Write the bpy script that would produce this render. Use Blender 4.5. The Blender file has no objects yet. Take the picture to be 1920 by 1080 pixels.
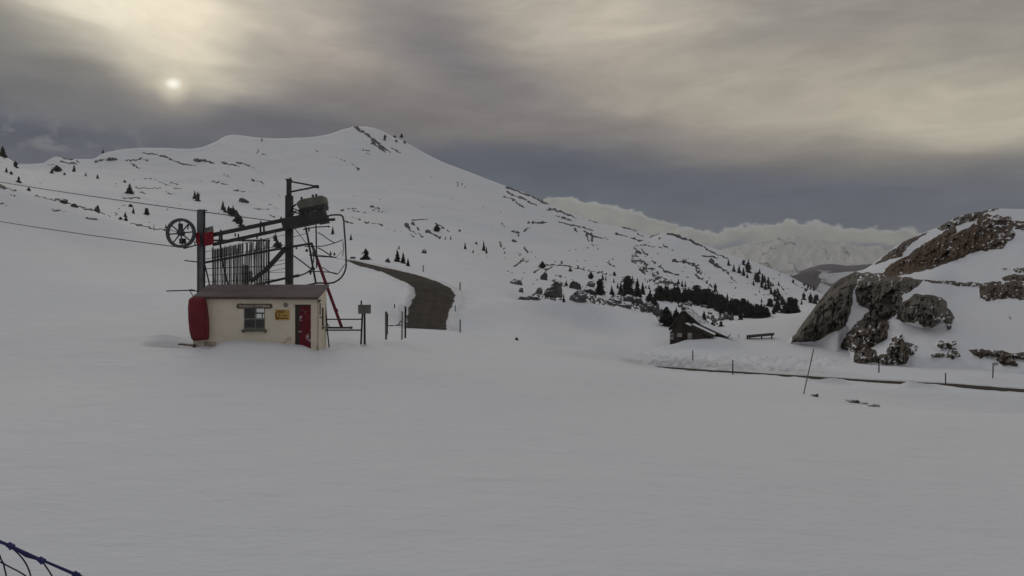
import bpy, bmesh, math, random
import numpy as np
from mathutils import Vector, Matrix, noise as mnoise

random.seed(7)
scene = bpy.context.scene
COL = scene.collection
F = 1251.0                      # focal length in photo pixels (1920 wide)
CZ = 10.0                       # camera height above the datum

def P(px, py, d):
    return Vector(((px - 960) / F * d, d, CZ - (py - 540) / F * d))

def lin(*c):
    return tuple((x / 255 / 12.92 if x / 255 <= .04045 else ((x / 255 + .055) / 1.055) ** 2.4) for x in c)

# ------------------------------------------------------------------ materials
def nn(nt, typ, **kw):
    n = nt.nodes.new(typ)
    for k, v in kw.items():
        if k in n.inputs.keys():
            n.inputs[k].default_value = v
        else:
            setattr(n, k, v)
    return n

def mathn(nt, op, a, b=None, clamp=False):
    n = nt.nodes.new('ShaderNodeMath'); n.operation = op; n.use_clamp = clamp
    for i, v in enumerate((a, b)):
        if v is None: continue
        if isinstance(v, (int, float)): n.inputs[i].default_value = v
        else: nt.links.new(v, n.inputs[i])
    return n.outputs[0]

def mixc(nt, f, a, b):
    n = nt.nodes.new('ShaderNodeMix'); n.data_type = 'RGBA'
    for s, v in ((0, f), (6, a), (7, b)):
        if isinstance(v, (int, float)): n.inputs[s].default_value = v
        elif isinstance(v, tuple): n.inputs[s].default_value = (*v[:3], 1)
        else: nt.links.new(v, n.inputs[s])
    return n.outputs[2]

def ramp(nt, x, lo, hi, a=0., b=1.):
    n = nt.nodes.new('ShaderNodeMapRange'); n.interpolation_type = 'SMOOTHSTEP'
    n.inputs[1].default_value = lo; n.inputs[2].default_value = hi
    n.inputs[3].default_value = a; n.inputs[4].default_value = b
    nt.links.new(x, n.inputs[0])
    return n.outputs[0]

def noise(nt, vec, scale, detail=4, rough=.55):
    n = nt.nodes.new('ShaderNodeTexNoise')
    n.inputs['Scale'].default_value = scale; n.inputs['Detail'].default_value = detail
    n.inputs['Roughness'].default_value = rough
    nt.links.new(vec, n.inputs['Vector'])
    return n.outputs['Fac']

def new_mat(name):
    m = bpy.data.materials.new(name); m.use_nodes = True
    nt = m.node_tree
    b = nt.nodes['Principled BSDF']
    geo = nt.nodes.new('ShaderNodeNewGeometry')
    return m, nt, b, geo

def mapped(nt, vec, sx, sy, sz):
    n = nt.nodes.new('ShaderNodeMapping'); n.inputs['Scale'].default_value = (sx, sy, sz)
    nt.links.new(vec, n.inputs['Vector']); return n.outputs[0]

def bump(nt, b, h, strength, dist):
    n = nt.nodes.new('ShaderNodeBump'); n.inputs['Strength'].default_value = strength
    n.inputs['Distance'].default_value = dist
    nt.links.new(h, n.inputs['Height']); nt.links.new(n.outputs[0], b.inputs['Normal'])

def plain(name, c1, c2, scale=3., rough=.7, metal=0., bstr=.2, stretch=(1, 1, 1), snow=False, dust=None, spec=.3, coord='Object'):
    m, nt, b, geo = new_mat(name)
    tc = nt.nodes.new('ShaderNodeTexCoord')
    v = mapped(nt, tc.outputs['Object'], *stretch)
    n1 = noise(nt, v, scale, 5)
    n2 = noise(nt, v, scale * 6, 3)
    f = ramp(nt, mathn(nt, 'ADD', n1, mathn(nt, 'MULTIPLY', mathn(nt, 'SUBTRACT', n2, .5), .5)), .32, .68)
    c = mixc(nt, f, c1, c2)
    if dust:
        d = ramp(nt, noise(nt, tc.outputs['Object'], dust[1], 5), dust[2], dust[2] + .08)
        c = mixc(nt, mathn(nt, 'MULTIPLY', d, .8), c, dust[0])
    if snow:
        sep = nt.nodes.new('ShaderNodeSeparateXYZ'); nt.links.new(geo.outputs['Normal'], sep.inputs[0])
        s = mathn(nt, 'ADD', sep.outputs[2], mathn(nt, 'MULTIPLY', mathn(nt, 'SUBTRACT', noise(nt, tc.outputs['Object'], scale * 2, 4), .5), .9))
        c = mixc(nt, ramp(nt, s, snow, snow + .12), c, (.8, .81, .83))
    nt.links.new(c, b.inputs['Base Color'])
    b.inputs['Roughness'].default_value = rough; b.inputs['Metallic'].default_value = metal
    b.inputs['Specular IOR Level'].default_value = spec
    if bstr: bump(nt, b, n2, bstr, .02)
    return m

def terrain_mat(name, rock1, rock2, rscale, kind):
    """snow, with bare rock where the 'rock' attribute says the slope is bare, and dirty snow where 'dirt' is"""
    m, nt, b, geo = new_mat(name)
    pos = geo.outputs['Position']
    at = nn(nt, 'ShaderNodeAttribute', attribute_name='rock')
    dt = nn(nt, 'ShaderNodeAttribute', attribute_name='dirt')
    nb = noise(nt, pos, rscale, 5, .6)
    nf = noise(nt, pos, rscale * 5, 4, .6)
    big = noise(nt, pos, .03 if kind == 'near' else .012, 3)
    snow = mixc(nt, ramp(nt, big, .35, .65), (.775, .79, .815), (.815, .81, .815))
    if kind == 'near':
        fl = noise(nt, mapped(nt, pos, .35, 1.3, 1), 1.1, 6, .62)
        snow = mixc(nt, mathn(nt, 'MULTIPLY', ramp(nt, fl, .52, .75), .15), snow, (.56, .57, .6))
        sp = noise(nt, mapped(nt, pos, 1, 1.6, 1), 7., 3, .5)
        snow = mixc(nt, mathn(nt, 'MULTIPLY', ramp(nt, sp, .70, .76), .12), snow, (.35, .34, .33))
    dn = noise(nt, mapped(nt, pos, 1, 1, 1), 1.6, 6, .68)
    df = mathn(nt, 'MULTIPLY', dt.outputs['Fac'], ramp(nt, dn, .3, .7, .35, 1.))
    if kind != 'hill': snow = mixc(nt, df, snow, (.34, .31, .27))
    rock = mixc(nt, ramp(nt, nb, .3, .7), rock1, rock2)
    if kind == 'hill':      # grassy brown ground higher up
        rock = mixc(nt, mathn(nt, 'MULTIPLY', dt.outputs['Fac'], ramp(nt, nb, .2, .6, .55, 1.)), rock, (.105, .062, .036))
    rock = mixc(nt, ramp(nt, nf, .55, .85), rock, tuple(x * .6 for x in rock1))
    rf = mathn(nt, 'ADD', at.outputs['Fac'], mathn(nt, 'MULTIPLY', mathn(nt, 'SUBTRACT', nf, .5), {'hill': .5, 'near': .4, 'far': .75}[kind]))
    rfac = ramp(nt, rf, .40, .60)
    c = mixc(nt, rfac, snow, rock)
    nt.links.new(c, b.inputs['Base Color'])
    b.inputs['Roughness'].default_value = .75
    b.inputs['Specular IOR Level'].default_value = .15
    if kind == 'near':
        h = mathn(nt, 'ADD', noise(nt, mapped(nt, pos, .5, 1.2, 1), 1.3, 7, .6), mathn(nt, 'MULTIPLY', noise(nt, mapped(nt, pos, .7, 1.2, 1), 7., 4), .26))
        bump(nt, b, h, .45, .17)
    elif kind == 'hill':
        h = mathn(nt, 'MULTIPLY', mathn(nt, 'ADD', noise(nt, mapped(nt, pos, 1, 1, .55), 1.2, 8, .7), .0), mathn(nt, 'ADD', mathn(nt, 'MULTIPLY', rfac, .92), .08))
        bump(nt, b, h, .45, .6)
    else:
        h = noise(nt, pos, .05, 6, .6)
        bump(nt, b, h, .35, 3.0)
    return m

M = {}
M['ground'] = terrain_mat('snow_with_bare_ground', (.075, .065, .055), (.12, .105, .09), .7, 'near')
M['mountain'] = terrain_mat('snow_with_far_rock', (.022, .023, .026), (.05, .05, .054), .06, 'far')
M['hill'] = terrain_mat('snow_with_brown_rock', (.105, .090, .072), (.165, .148, .126), .35, 'hill')
def asphalt_mat():
    m, nt, b, geo = new_mat('wet_brown_asphalt')
    at = nn(nt, 'ShaderNodeAttribute', attribute_name='across'); x = at.outputs['Fac']
    pos = geo.outputs['Position']
    n1 = noise(nt, pos, .5, 5); n2 = noise(nt, pos, 3., 4)
    c = mixc(nt, ramp(nt, n1, .3, .7), (.058, .050, .042), (.082, .071, .060))
    wob = mathn(nt, 'ADD', x, mathn(nt, 'MULTIPLY', mathn(nt, 'SUBTRACT', n1, .5), .10))
    tr = mathn(nt, 'SINE', mathn(nt, 'MULTIPLY', wob, 25.))
    c = mixc(nt, mathn(nt, 'MULTIPLY', ramp(nt, tr, .1, .9), .18), c, (.032, .028, .024))
    edge = mathn(nt, 'ABSOLUTE', mathn(nt, 'SUBTRACT', x, .5))
    sl = mathn(nt, 'ADD', edge, mathn(nt, 'MULTIPLY', mathn(nt, 'SUBTRACT', n2, .5), .16))
    c = mixc(nt, mathn(nt, 'MULTIPLY', ramp(nt, sl, .45, .52), .55), c, (.30, .28, .25))
    nt.links.new(c, b.inputs['Base Color']); b.inputs['Roughness'].default_value = .92; b.inputs['Specular IOR Level'].default_value = .03
    bump(nt, b, n2, .2, .03); return m
M['asphalt'] = asphalt_mat()
M['cream'] = plain('cream_wall_paint', (.72, .64, .50), (.80, .71, .56), 1.1, .85, bstr=.1, dust=((.50, .41, .31), .9, .62))
M['plinth'] = plain('stained_plinth', (.33, .25, .20), (.50, .42, .34), 2.4, .9, bstr=.2)
M['roof'] = plain('brown_roof_sheet', (.13, .105, .095), (.19, .16, .145), 1.0, .75, bstr=.2, stretch=(.4, 1, 1))
M['fascia'] = plain('dark_fascia', (.10, .066, .056), (.14, .10, .085), 2., .8)
M['redpad'] = plain('red_pad_vinyl', (.15, .014, .019), (.20, .022, .027), 1.2, .55, bstr=.1)
M['reddoor'] = plain('red_door_paint', (.13, .008, .017), (.18, .013, .024), 1.3, .6, dust=((.62, .60, .60), 2.4, .55))
M['redsteel'] = plain('red_steel_paint', (.20, .008, .018), (.26, .014, .024), 2.0, .5)
M['darkred'] = plain('dark_red_steel', (.13, .014, .022), (.17, .024, .032), 3.0, .55)
M['steel'] = plain('grey_galvanised_steel', (.12, .125, .13), (.17, .175, .18), 2.5, .55, metal=.2)
M['wheel'] = plain('grey_wheel_paint', (.065, .068, .074), (.10, .104, .11), 4., .55, metal=.15)
M['dark'] = plain('dark_steel', (.035, .034, .034), (.06, .058, .056), 3., .6, metal=.1)
M['darkpost'] = plain('dark_post_paint', (.04, .04, .036), (.062, .06, .055), 2., .6)
M['olive'] = plain('olive_grey_cover', (.12, .12, .095), (.165, .165, .13), 2., .6)
M['black'] = plain('black_rubber', (.018, .018, .018), (.03, .03, .03), 3., .7)
M['stick'] = plain('worn_hanger_steel', (.05, .05, .052), (.09, .088, .088), 6., .5, metal=.2)
M['pale'] = plain('worn_white_paint', (.62, .62, .60), (.82, .82, .80), 5., .35, stretch=(1, 1, .3), spec=.6)
M['wood'] = plain('grey_weathered_wood', (.10, .095, .085), (.17, .16, .145), 3., .85, stretch=(1, 1, .15))
M['darkwood'] = plain('dark_brown_wood', (.032, .026, .02), (.06, .05, .04), 1.2, .85, stretch=(1, 1, .2))
M['darkroof'] = plain('dark_plank_roof', (.035, .031, .026), (.07, .062, .05), 1., .85, snow=.62)
M['shutter'] = plain('pale_grey_shutter', (.30, .29, .28), (.40, .39, .38), 2., .8)
M['signwood'] = plain('brown_sign_wood', (.085, .06, .04), (.12, .088, .062), 4., .8)
M['signtext'] = plain('pale_sign_paint', (.52, .47, .38), (.60, .54, .44), 5., .8, bstr=0)
M['yellow'] = plain('amber_notice_plate', (.52, .30, .07), (.60, .36, .10), 4., .6, bstr=0)
M['signink'] = plain('dark_notice_ink', (.05, .032, .012), (.07, .045, .018), 4., .7, bstr=0)
M['winframe'] = plain('grey_green_window_paint', (.17, .17, .13), (.24, .24, .19), 4., .7)
M['rock'] = plain('grey_boulder', (.06, .058, .06), (.135, .13, .13), .45, .9, snow=.62, bstr=.5)
M['darkrock'] = plain('dark_boulder', (.05, .048, .048), (.09, .085, .083), .5, .9, snow=.70, bstr=.5)
M['crown'] = plain('conifer_needles', (.020, .023, .019), (.038, .041, .033), 2., .9, bstr=0)
M['bark'] = plain('conifer_bark', (.05, .042, .035), (.08, .068, .055), 3., .9, bstr=0)
M['net'] = plain('blue_net_cord', (.024, .026, .10), (.042, .044, .15), 30., .7, bstr=0)
M['cordm'] = plain('dark_net_cord', (.02, .018, .05), (.035, .03, .08), 30., .7, bstr=0)
M['lampglass'] = plain('lamp_glass', (.45, .43, .38), (.5, .48, .42), 9., .3, bstr=0)

def glass_mat():
    m = bpy.data.materials.new('window_glass'); m.use_nodes = True
    nt = m.node_tree; nt.nodes.clear()
    out = nt.nodes.new('ShaderNodeOutputMaterial')
    tr = nt.nodes.new('ShaderNodeBsdfTransparent'); tr.inputs[0].default_value = (.78, .80, .81, 1)
    gl = nt.nodes.new('ShaderNodeBsdfGlossy'); gl.inputs['Roughness'].default_value = .04
    mx = nt.nodes.new('ShaderNodeMixShader'); mx.inputs[0].default_value = .045
    nt.links.new(tr.outputs[0], mx.inputs[1]); nt.links.new(gl.outputs[0], mx.inputs[2])
    nt.links.new(mx.outputs[0], out.inputs[0]); return m
M['glass'] = glass_mat()

# ------------------------------------------------------------------ object helpers
def link(o, parent=None):
    COL.objects.link(o)
    if parent is not None: o.parent = parent
    return o

def tag(o, label, cat, group=None):
    o['label'] = label; o['category'] = cat
    if group: o['group'] = group
    return o

def thing(name, label, cat, loc, group=None):
    o = bpy.data.objects.new(name, None); o.empty_display_size = .3
    link(o); o.location = loc
    return tag(o, label, cat, group)

class MB:
    def __init__(s): s.v = []; s.f = []
    def add(s, vs, fs):
        b = len(s.v); s.v += [tuple(v) for v in vs]; s.f += [tuple(b + i for i in f) for f in fs]; return s
    def hexa(s, c):            # 8 corners: bottom 4 then top 4, both in the same turning sense
        return s.add(c, [(3, 2, 1, 0), (4, 5, 6, 7), (0, 1, 5, 4), (1, 2, 6, 5), (2, 3, 7, 6), (3, 0, 4, 7)])
    def box(s, a, b):
        x0, y0, z0 = a; x1, y1, z1 = b
        return s.hexa([(x0, y0, z0), (x1, y0, z0), (x1, y1, z0), (x0, y1, z0), (x0, y0, z1), (x1, y0, z1), (x1, y1, z1), (x0, y1, z1)])
    def pbox(s, px0, py0, px1, py1, d0, d1):   # box whose front face spans the given photo rectangle at depth d0
        a = P(px0, py1, d0); b = P(px1, py0, d0)
        return s.box((a.x, d0, a.z), (b.x, d1, b.z))
    def tube(s, pts, r, n=8, cap=True, r2=None):
        pts = [Vector(p) for p in pts]; m = len(pts); b = len(s.v)
        up = Vector((0, 0, 1)); prev = None
        for i, p in enumerate(pts):
            t = (pts[min(i + 1, m - 1)] - pts[max(i - 1, 0)]).normalized()
            if prev is None:
                a = t.cross(up)
                if a.length < .05: a = t.cross(Vector((1, 0, 0)))
                a.normalize()
            else:
                a = (prev - t * prev.dot(t)).normalized()
            prev = a; c = t.cross(a)
            rr = r if r2 is None else r + (r2 - r) * i / (m - 1)
            for k in range(n):
                w = 2 * math.pi * k / n + math.pi / n
                s.v.append(tuple(p + (a * math.cos(w) + c * math.sin(w)) * rr))
        for i in range(m - 1):
            for k in range(n):
                k2 = (k + 1) % n
                s.f.append((b + i * n + k, b + i * n + k2, b + (i + 1) * n + k2, b + (i + 1) * n + k))
        if cap:
            s.f.append(tuple(b + k for k in range(n))[::-1]); s.f.append(tuple(b + (m - 1) * n + k for k in range(n)))
        return s
    def beam(s, p, q, w, h):    # rectangular bar from p to q, w across (depth-wise), h high
        p = Vector(p); q = Vector(q); t = (q - p).normalized()
        side = Vector((0, 1, 0)); side = (side - t * side.dot(t)).normalized(); u = side.cross(t)
        if u.z < 0: u = -u; 
        c = []
        for e in (-1, 1):
            for (pt, sg) in ((p, -1), (q, -1), (q, 1), (p, 1)):
                c.append(pt + side * (w / 2 * sg) + u * (h / 2 * e))
        return s.hexa(c)
    def prism(s, poly, ext):    # polygon (3D points) swept along ext
        n = len(poly); ext = Vector(ext); b = len(s.v)
        s.v += [tuple(p) for p in poly] + [tuple(Vector(p) + ext) for p in poly]
        s.f.append(tuple(b + i for i in range(n))); s.f.append(tuple(b + n + i for i in range(n))[::-1])
        for i in range(n):
            j = (i + 1) % n
            s.f.append((b + i, b + n + i, b + n + j, b + j))
        return s
    def disc(s, c, axis, r, h, n=20):
        axis = Vector(axis).normalized(); c = Vector(c)
        return s.tube([c - axis * h / 2, c + axis * h / 2], r, n)
    def mesh(s, name):
        me = bpy.data.meshes.new(name); me.from_pydata(s.v, [], s.f)
        bm = bmesh.new(); bm.from_mesh(me); bmesh.ops.recalc_face_normals(bm, faces=bm.faces); bm.to_mesh(me); bm.free()
        me.update(); return me
    def build(s, name, mat, parent=None, bevel=0, smooth=False):
        me = s.mesh(name); me.materials.append(mat)
        if parent is not None:
            inv = Matrix.Translation(-parent_origin(parent)); me.transform(inv)
        o = bpy.data.objects.new(name, me); link(o, parent)
        if smooth:
            for p in me.polygons: p.use_smooth = True
        if bevel:
            md = o.modifiers.new('edge', 'BEVEL'); md.width = bevel; md.segments = 2; md.limit_method = 'ANGLE'
        return o

def parent_origin(o):
    v = Vector(o.location)
    while o.parent is not None:
        o = o.parent; v += Vector(o.location)
    return v

# ------------------------------------------------------------------ numpy helpers
def hash2(ix, iy, seed):
    h = (ix.astype(np.int64) * 374761393 + iy.astype(np.int64) * 668265263 + seed * 982451653) & 0x7fffffff
    h = ((h ^ (h >> 13)) * 1274126177) & 0x7fffffff
    return ((h ^ (h >> 16)) & 0xffff) / 65535.0
def vn(x, y, seed=0):
    ix = np.floor(x); iy = np.floor(y); fx = x - ix; fy = y - iy
    fx = fx * fx * (3 - 2 * fx); fy = fy * fy * (3 - 2 * fy)
    a = hash2(ix, iy, seed); b = hash2(ix + 1, iy, seed); c = hash2(ix, iy + 1, seed); d = hash2(ix + 1, iy + 1, seed)
    return (a * (1 - fx) + b * fx) * (1 - fy) + (c * (1 - fx) + d * fx) * fy
def fbm(x, y, seed=0, o=4, g=.5):
    s = 0; a = 1; t = 0
    for i in range(o):
        s = s + a * vn(x * 2 ** i + 17.3 * i, y * 2 ** i - 9.1 * i, seed + i); t += a; a *= g
    return s / t
def sstep(a, b, x):
    t = np.clip((x - a) / (b - a), 0, 1); return t * t * (3 - 2 * t)

def pchip(xk, yk, x):
    xk = np.asarray(xk, float); yk = np.asarray(yk, float)
    h = np.diff(xk); dl = np.diff(yk, axis=0) / (h.reshape(-1, *([1] * (yk.ndim - 1))))
    hh = h.reshape(-1, *([1] * (yk.ndim - 1)))
    m = np.zeros_like(yk)
    a, b = dl[:-1], dl[1:]
    w1 = 2 * hh[1:] + hh[:-1]; w2 = hh[1:] + 2 * hh[:-1]
    with np.errstate(divide='ignore', invalid='ignore'):
        hm = (w1 + w2) / (w1 / a + w2 / b)
    m[1:-1] = np.where(a * b > 0, hm, 0)
    m[0] = dl[0]; m[-1] = dl[-1]
    i = np.clip(np.searchsorted(xk, x, side='right') - 1, 0, len(xk) - 2)
    t = (x - xk[i]) / h[i]
    sh = (-1, *([1] * (yk.ndim - 1)))
    t = t.reshape(sh); H = h[i].reshape(sh)
    return ((2 * t**3 - 3 * t**2 + 1) * yk[i] + (t**3 - 2 * t**2 + t) * H * m[i] + (-2 * t**3 + 3 * t**2) * yk[i + 1] + (t**3 - t**2) * H * m[i + 1])

def loft(rows, segs, cols):
    """rows: lists of (px, depth, py); -> arrays (nrows, ncols) of depth and py, and the row index of each given row"""
    D = np.array([pchip([k[0] for k in r], np.log([k[1] for k in r]), cols) for r in rows])
    Y = np.array([pchip([k[0] for k in r], [k[2] for k in r], cols) for r in rows])
    t = []; marks = [0]
    for i, n in enumerate(segs):
        t += list(i + np.arange(n) / n); marks.append(len(t))
    t.append(len(rows) - 1); t = np.array(t)
    idx = np.arange(len(rows)).astype(float)
    return np.exp(pchip(idx, D, t)), pchip(idx, Y, t), marks

def grid_obj(name, X, Yw, Z, mat, attrs, parent=None):
    nr, nc = X.shape
    co = np.stack([X, Yw, Z], -1).reshape(-1, 3).astype(np.float32)
    r, c = np.meshgrid(np.arange(nr - 1), np.arange(nc - 1), indexing='ij')
    a = (r * nc + c).ravel()
    q = np.stack([a, a + 1, a + nc + 1, a + nc], -1).astype(np.int32)
    me = bpy.data.meshes.new(name)
    me.vertices.add(len(co)); me.vertices.foreach_set('co', co.ravel())
    me.loops.add(q.size); me.loops.foreach_set('vertex_index', q.ravel())
    me.polygons.add(len(q)); me.polygons.foreach_set('loop_start', np.arange(0, q.size, 4, dtype=np.int32))
    me.polygons.foreach_set('use_smooth', np.ones(len(q), bool))
    me.update(calc_edges=True)
    for k, v in attrs.items():
        at = me.attributes.new(k, 'FLOAT', 'POINT'); at.data.foreach_set('value', v.ravel().astype(np.float32))
    me.materials.append(mat)
    o = bpy.data.objects.new(name, me); link(o, parent)
    o['kind'] = 'structure'
    return o

# ------------------------------------------------------------------ the ground, from the camera's feet to the far ridge
SKY = [(-500, 900, 250), (0, 900, 306), (50, 900, 307), (80, 905, 305), (92, 910, 298), (105, 915, 293), (130, 920, 297), (170, 930, 298), (195, 945, 287), (215, 950, 282), (260, 970, 278), (300, 985, 277),
       (350, 1010, 279), (375, 1030, 277), (400, 1060, 268), (425, 1120, 255), (437, 1140, 253), (480, 1160, 257), (520, 1180, 259), (560, 1200, 258),
       (590, 1220, 256), (620, 1250, 250), (650, 1280, 240), (668, 1300, 236), (690, 1300, 237), (710, 1300, 242), (740, 1300, 257), (770, 1300, 271), (800, 1295, 288),
       (830, 1285, 303), (860, 1270, 315), (890, 1250, 326), (930, 1220, 342), (960, 1190, 352), (1000, 1150, 368), (1030, 1120, 382), (1060, 1080, 394),
       (1100, 1040, 410), (1140, 1010, 422), (1170, 990, 426), (1200, 970, 434), (1220, 955, 442), (1240, 940, 437), (1265, 930, 437), (1290, 915, 446),
       (1320, 890, 458), (1350, 870, 470), (1380, 850, 482), (1420, 825, 494), (1450, 805, 505), (1480, 780, 518), (1520, 740, 538), (1545, 710, 552), (1600, 690, 575), (1700, 680, 600), (2500, 680, 620)]
ROWS = [
 [(-500, 2.2, 2644), (2500, 2.2, 2750)],
 [(-500, 8.4, 1085), (960, 8.5, 1080), (1920, 9.5, 1080), (2500, 9.5, 1090)],
 [(-500, 14, 850), (600, 14.5, 850), (1300, 16, 850), (1920, 18, 850), (2500, 18, 860)],
 [(-500, 20, 755), (0, 20, 760), (600, 20, 758), (1300, 25, 763), (1920, 29, 775), (2500, 29, 780)],
 [(-500, 27, 690), (0, 27, 697), (600, 25.5, 697), (860, 29, 690), (1100, 33, 692), (1300, 36, 715), (1520, 36, 744), (1600, 36, 757), (1920, 36, 783), (2500, 36, 800)],
 [(-500, 34, 632), (0, 34, 632), (200, 33.6, 636), (300, 33.2, 643), (345, 32.8, 649), (390, 32.8, 649), (405, 32.8, 646), (425, 32.8, 641), (450, 32.8, 640), (500, 32.8, 644), (540, 32.8, 648.5), (565, 32.8, 651), (597, 32.8, 661), (612, 33.2, 661), (640, 34, 655), (700, 37, 640), (760, 41, 634), (860, 46, 640),
  (975, 49, 652), (1100, 51, 668), (1230, 55, 693), (1374, 53, 703), (1520, 48, 714), (1600, 46, 722), (1750, 44, 729), (1920, 42, 741), (2500, 40, 765)],
 [(-500, 55, 505), (0, 55, 525), (200, 52, 548), (340, 47, 570), (450, 44, 585), (600, 43, 602), (700, 46, 612), (760, 50, 617), (800, 52, 618.5), (860, 55, 622), (975, 60, 637),
  (1100, 66, 655), (1230, 64, 679), (1374, 62, 689), (1520, 57, 701), (1600, 55, 708), (1750, 53, 717), (1920, 51, 729), (2500, 48, 750)],
 [(-500, 85, 400), (0, 85, 428), (200, 80, 480), (340, 72, 515), (450, 66, 545), (600, 60, 575), (700, 61, 590), (745, 62, 610), (760, 63, 623), (800, 64, 628), (860, 67, 628), (975, 72, 625),
  (1100, 79, 640), (1230, 76, 664), (1374, 72, 673), (1520, 68, 686), (1600, 66, 690), (1750, 64, 700), (1920, 62, 708), (2500, 58, 730)],
 [(-500, 115, 240), (0, 110, 345), (60, 108, 362), (120, 107, 379), (180, 106, 400), (240, 106, 420), (300, 106, 440), (340, 105, 453), (420, 110, 465), (500, 125, 474), (600, 150, 485),
  (640, 160, 490), (700, 130, 508), (740, 112, 523), (760, 100, 535), (775, 94, 550), (800, 90, 565), (860, 88, 572), (975, 98, 585), (1060, 108, 605), (1100, 108, 620), (1230, 92, 645),
  (1300, 90, 640), (1374, 86, 650), (1520, 82, 660), (1600, 76, 680), (1750, 73, 685), (1920, 71, 692), (2500, 68, 715)],
 [(-500, 130, 262), (0, 125, 368), (120, 122, 400), (240, 120, 440), (340, 120, 470), (420, 125, 478), (500, 140, 483), (600, 165, 491), (640, 178, 488), (700, 142, 499), (740, 122, 513),
  (760, 112, 520), (800, 104, 533), (830, 101, 545), (860, 100, 556), (900, 103, 563), (975, 118, 560), (1030, 122, 557), (1090, 122, 561), (1150, 118, 573), (1200, 114, 590), (1230, 110, 602),
  (1260, 106, 613), (1300, 104, 622), (1340, 108, 612), (1374, 112, 604), (1450, 115, 596), (1520, 116, 586), (1560, 115, 582), (1600, 112, 600), (1750, 105, 640), (1920, 100, 660), (2500, 95, 680)],
 [(-500, 170, 300), (0, 165, 400), (120, 160, 420), (240, 158, 455), (340, 160, 478), (500, 172, 486), (600, 190, 490), (640, 205, 484), (700, 165, 490), (760, 132, 511), (800, 125, 523),
  (860, 122, 540), (900, 128, 548), (950, 140, 556), (975, 150, 568), (1090, 160, 590), (1200, 160, 615), (1300, 150, 640), (1400, 150, 635), (1520, 150, 620), (1600, 150, 615), (2500, 150, 680)],
 [(-500, 260, 270), (0, 260, 372), (120, 255, 400), (240, 250, 430), (340, 250, 462), (500, 240, 477), (600, 250, 480), (640, 260, 476), (700, 230, 482), (760, 190, 497), (800, 180, 508),
  (860, 175, 522), (900, 185, 528), (975, 200, 545), (1090, 215, 565), (1200, 225, 592), (1300, 230, 612), (1400, 240, 602), (1480, 250, 592), (1520, 250, 590), (1600, 250, 600), (2500, 260, 640)],
 [(-500, 380, 240), (0, 380, 348), (120, 370, 378), (240, 360, 400), (340, 360, 430), (500, 350, 450), (600, 350, 455), (640, 350, 452), (700, 330, 462), (760, 300, 474), (860, 290, 492),
  (975, 290, 520), (1090, 300, 536), (1200, 320, 560), (1300, 340, 575), (1400, 380, 570), (1480, 400, 580), (1520, 420, 575), (1600, 420, 590), (2500, 400, 620)],
 [(-500, 600, 150), (0, 600, 287), (20, 598, 301), (40, 590, 317), (60, 580, 330), (120, 550, 345), (240, 545, 355), (340, 545, 375), (437, 560, 385), (500, 560, 395), (640, 560, 400), (760, 540, 420),
  (860, 520, 440), (975, 500, 470), (1090, 500, 490), (1200, 520, 515), (1300, 540, 535), (1400, 560, 545), (1480, 560, 560), (1520, 540, 568), (1600, 560, 585), (2500, 560, 610)],
 [(-500, 800, 230), (0, 800, 318), (60, 800, 318), (120, 800, 318), (240, 800, 318), (340, 800, 328), (437, 820, 320), (500, 850, 330), (640, 880, 325), (760, 860, 345), (860, 800, 375),
  (975, 760, 410), (1090, 740, 445), (1200, 720, 475), (1300, 700, 497), (1400, 680, 515), (1480, 640, 538), (1520, 600, 553), (1600, 620, 580), (2500, 620, 600)],
 SKY,
 [(a, d * 1.15, y + 25) for a, d, y in SKY],
 [(a, d * 1.7, y + 170) for a, d, y in SKY],
]
SEGS = [6, 26, 24, 26, 44, 44, 26, 44, 26, 12, 18, 44, 54, 74, 74, 6, 4]
cols = np.concatenate([np.arange(-500, -20, 12.), np.arange(-20, 1640, 2.), np.arange(1640, 1945, 4.), np.arange(1950, 2501, 15.)])
GD, GY, MARK = loft(ROWS, SEGS, cols)
GPX = np.broadcast_to(cols, GD.shape)
GX = (GPX - 960) / F * GD
GZ = CZ - (GY - 540) / F * GD
far = sstep(140, 260, GD)
crest = np.zeros_like(GD); crest[MARK[15]:] = 1
GZ += (1 - far) * (.30 * (fbm(GX / 9, GD / 9, 3, 4) - .5) * sstep(6, 30, GD) + .05 * (fbm(GX / 1.4, GD / 1.0, 5, 3) - .5))
rel = far * sstep(260, 520, GD) * (1 - .75 * np.clip(np.abs(np.arange(GD.shape[0])[:, None] - MARK[15]) < 14, 0, 1))
GZ += far * (1.4 * (fbm(GX / 26, GD / 26, 11, 5) - .5)) + rel * 8.0 * (fbm(GX / 90 + .3 * GD / 90, GD / 120, 12, 4, .45) - .5)
# hollow scooped beside the hut, with the crest of its far side
def dent(px, py, d, rx, ry, amp):
    global GZ
    c = P(px, py, d)
    r = np.sqrt(((GX - c.x) / rx) ** 2 + ((GD - c.y) / ry) ** 2)
    GZ = GZ + amp * (1 - sstep(0, 1, r))
dent(322, 641, 33.1, 1.6, 1.15, -.95)
dent(312, 630, 34.9, 1.3, .9, .18)
dent(395, 650, 32.6, .5, .9, -.12)
dent(640, 650, 34.6, 1.7, 1.0, -.12)
for (a, b, dd) in ((1555, 722, 46.5), (1718, 728, 44.6)):
    dent(a, b, dd, 1.6, 1.1, .34)
dent(1480, 712, 49, 1.6, 1.2, .06)
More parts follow.
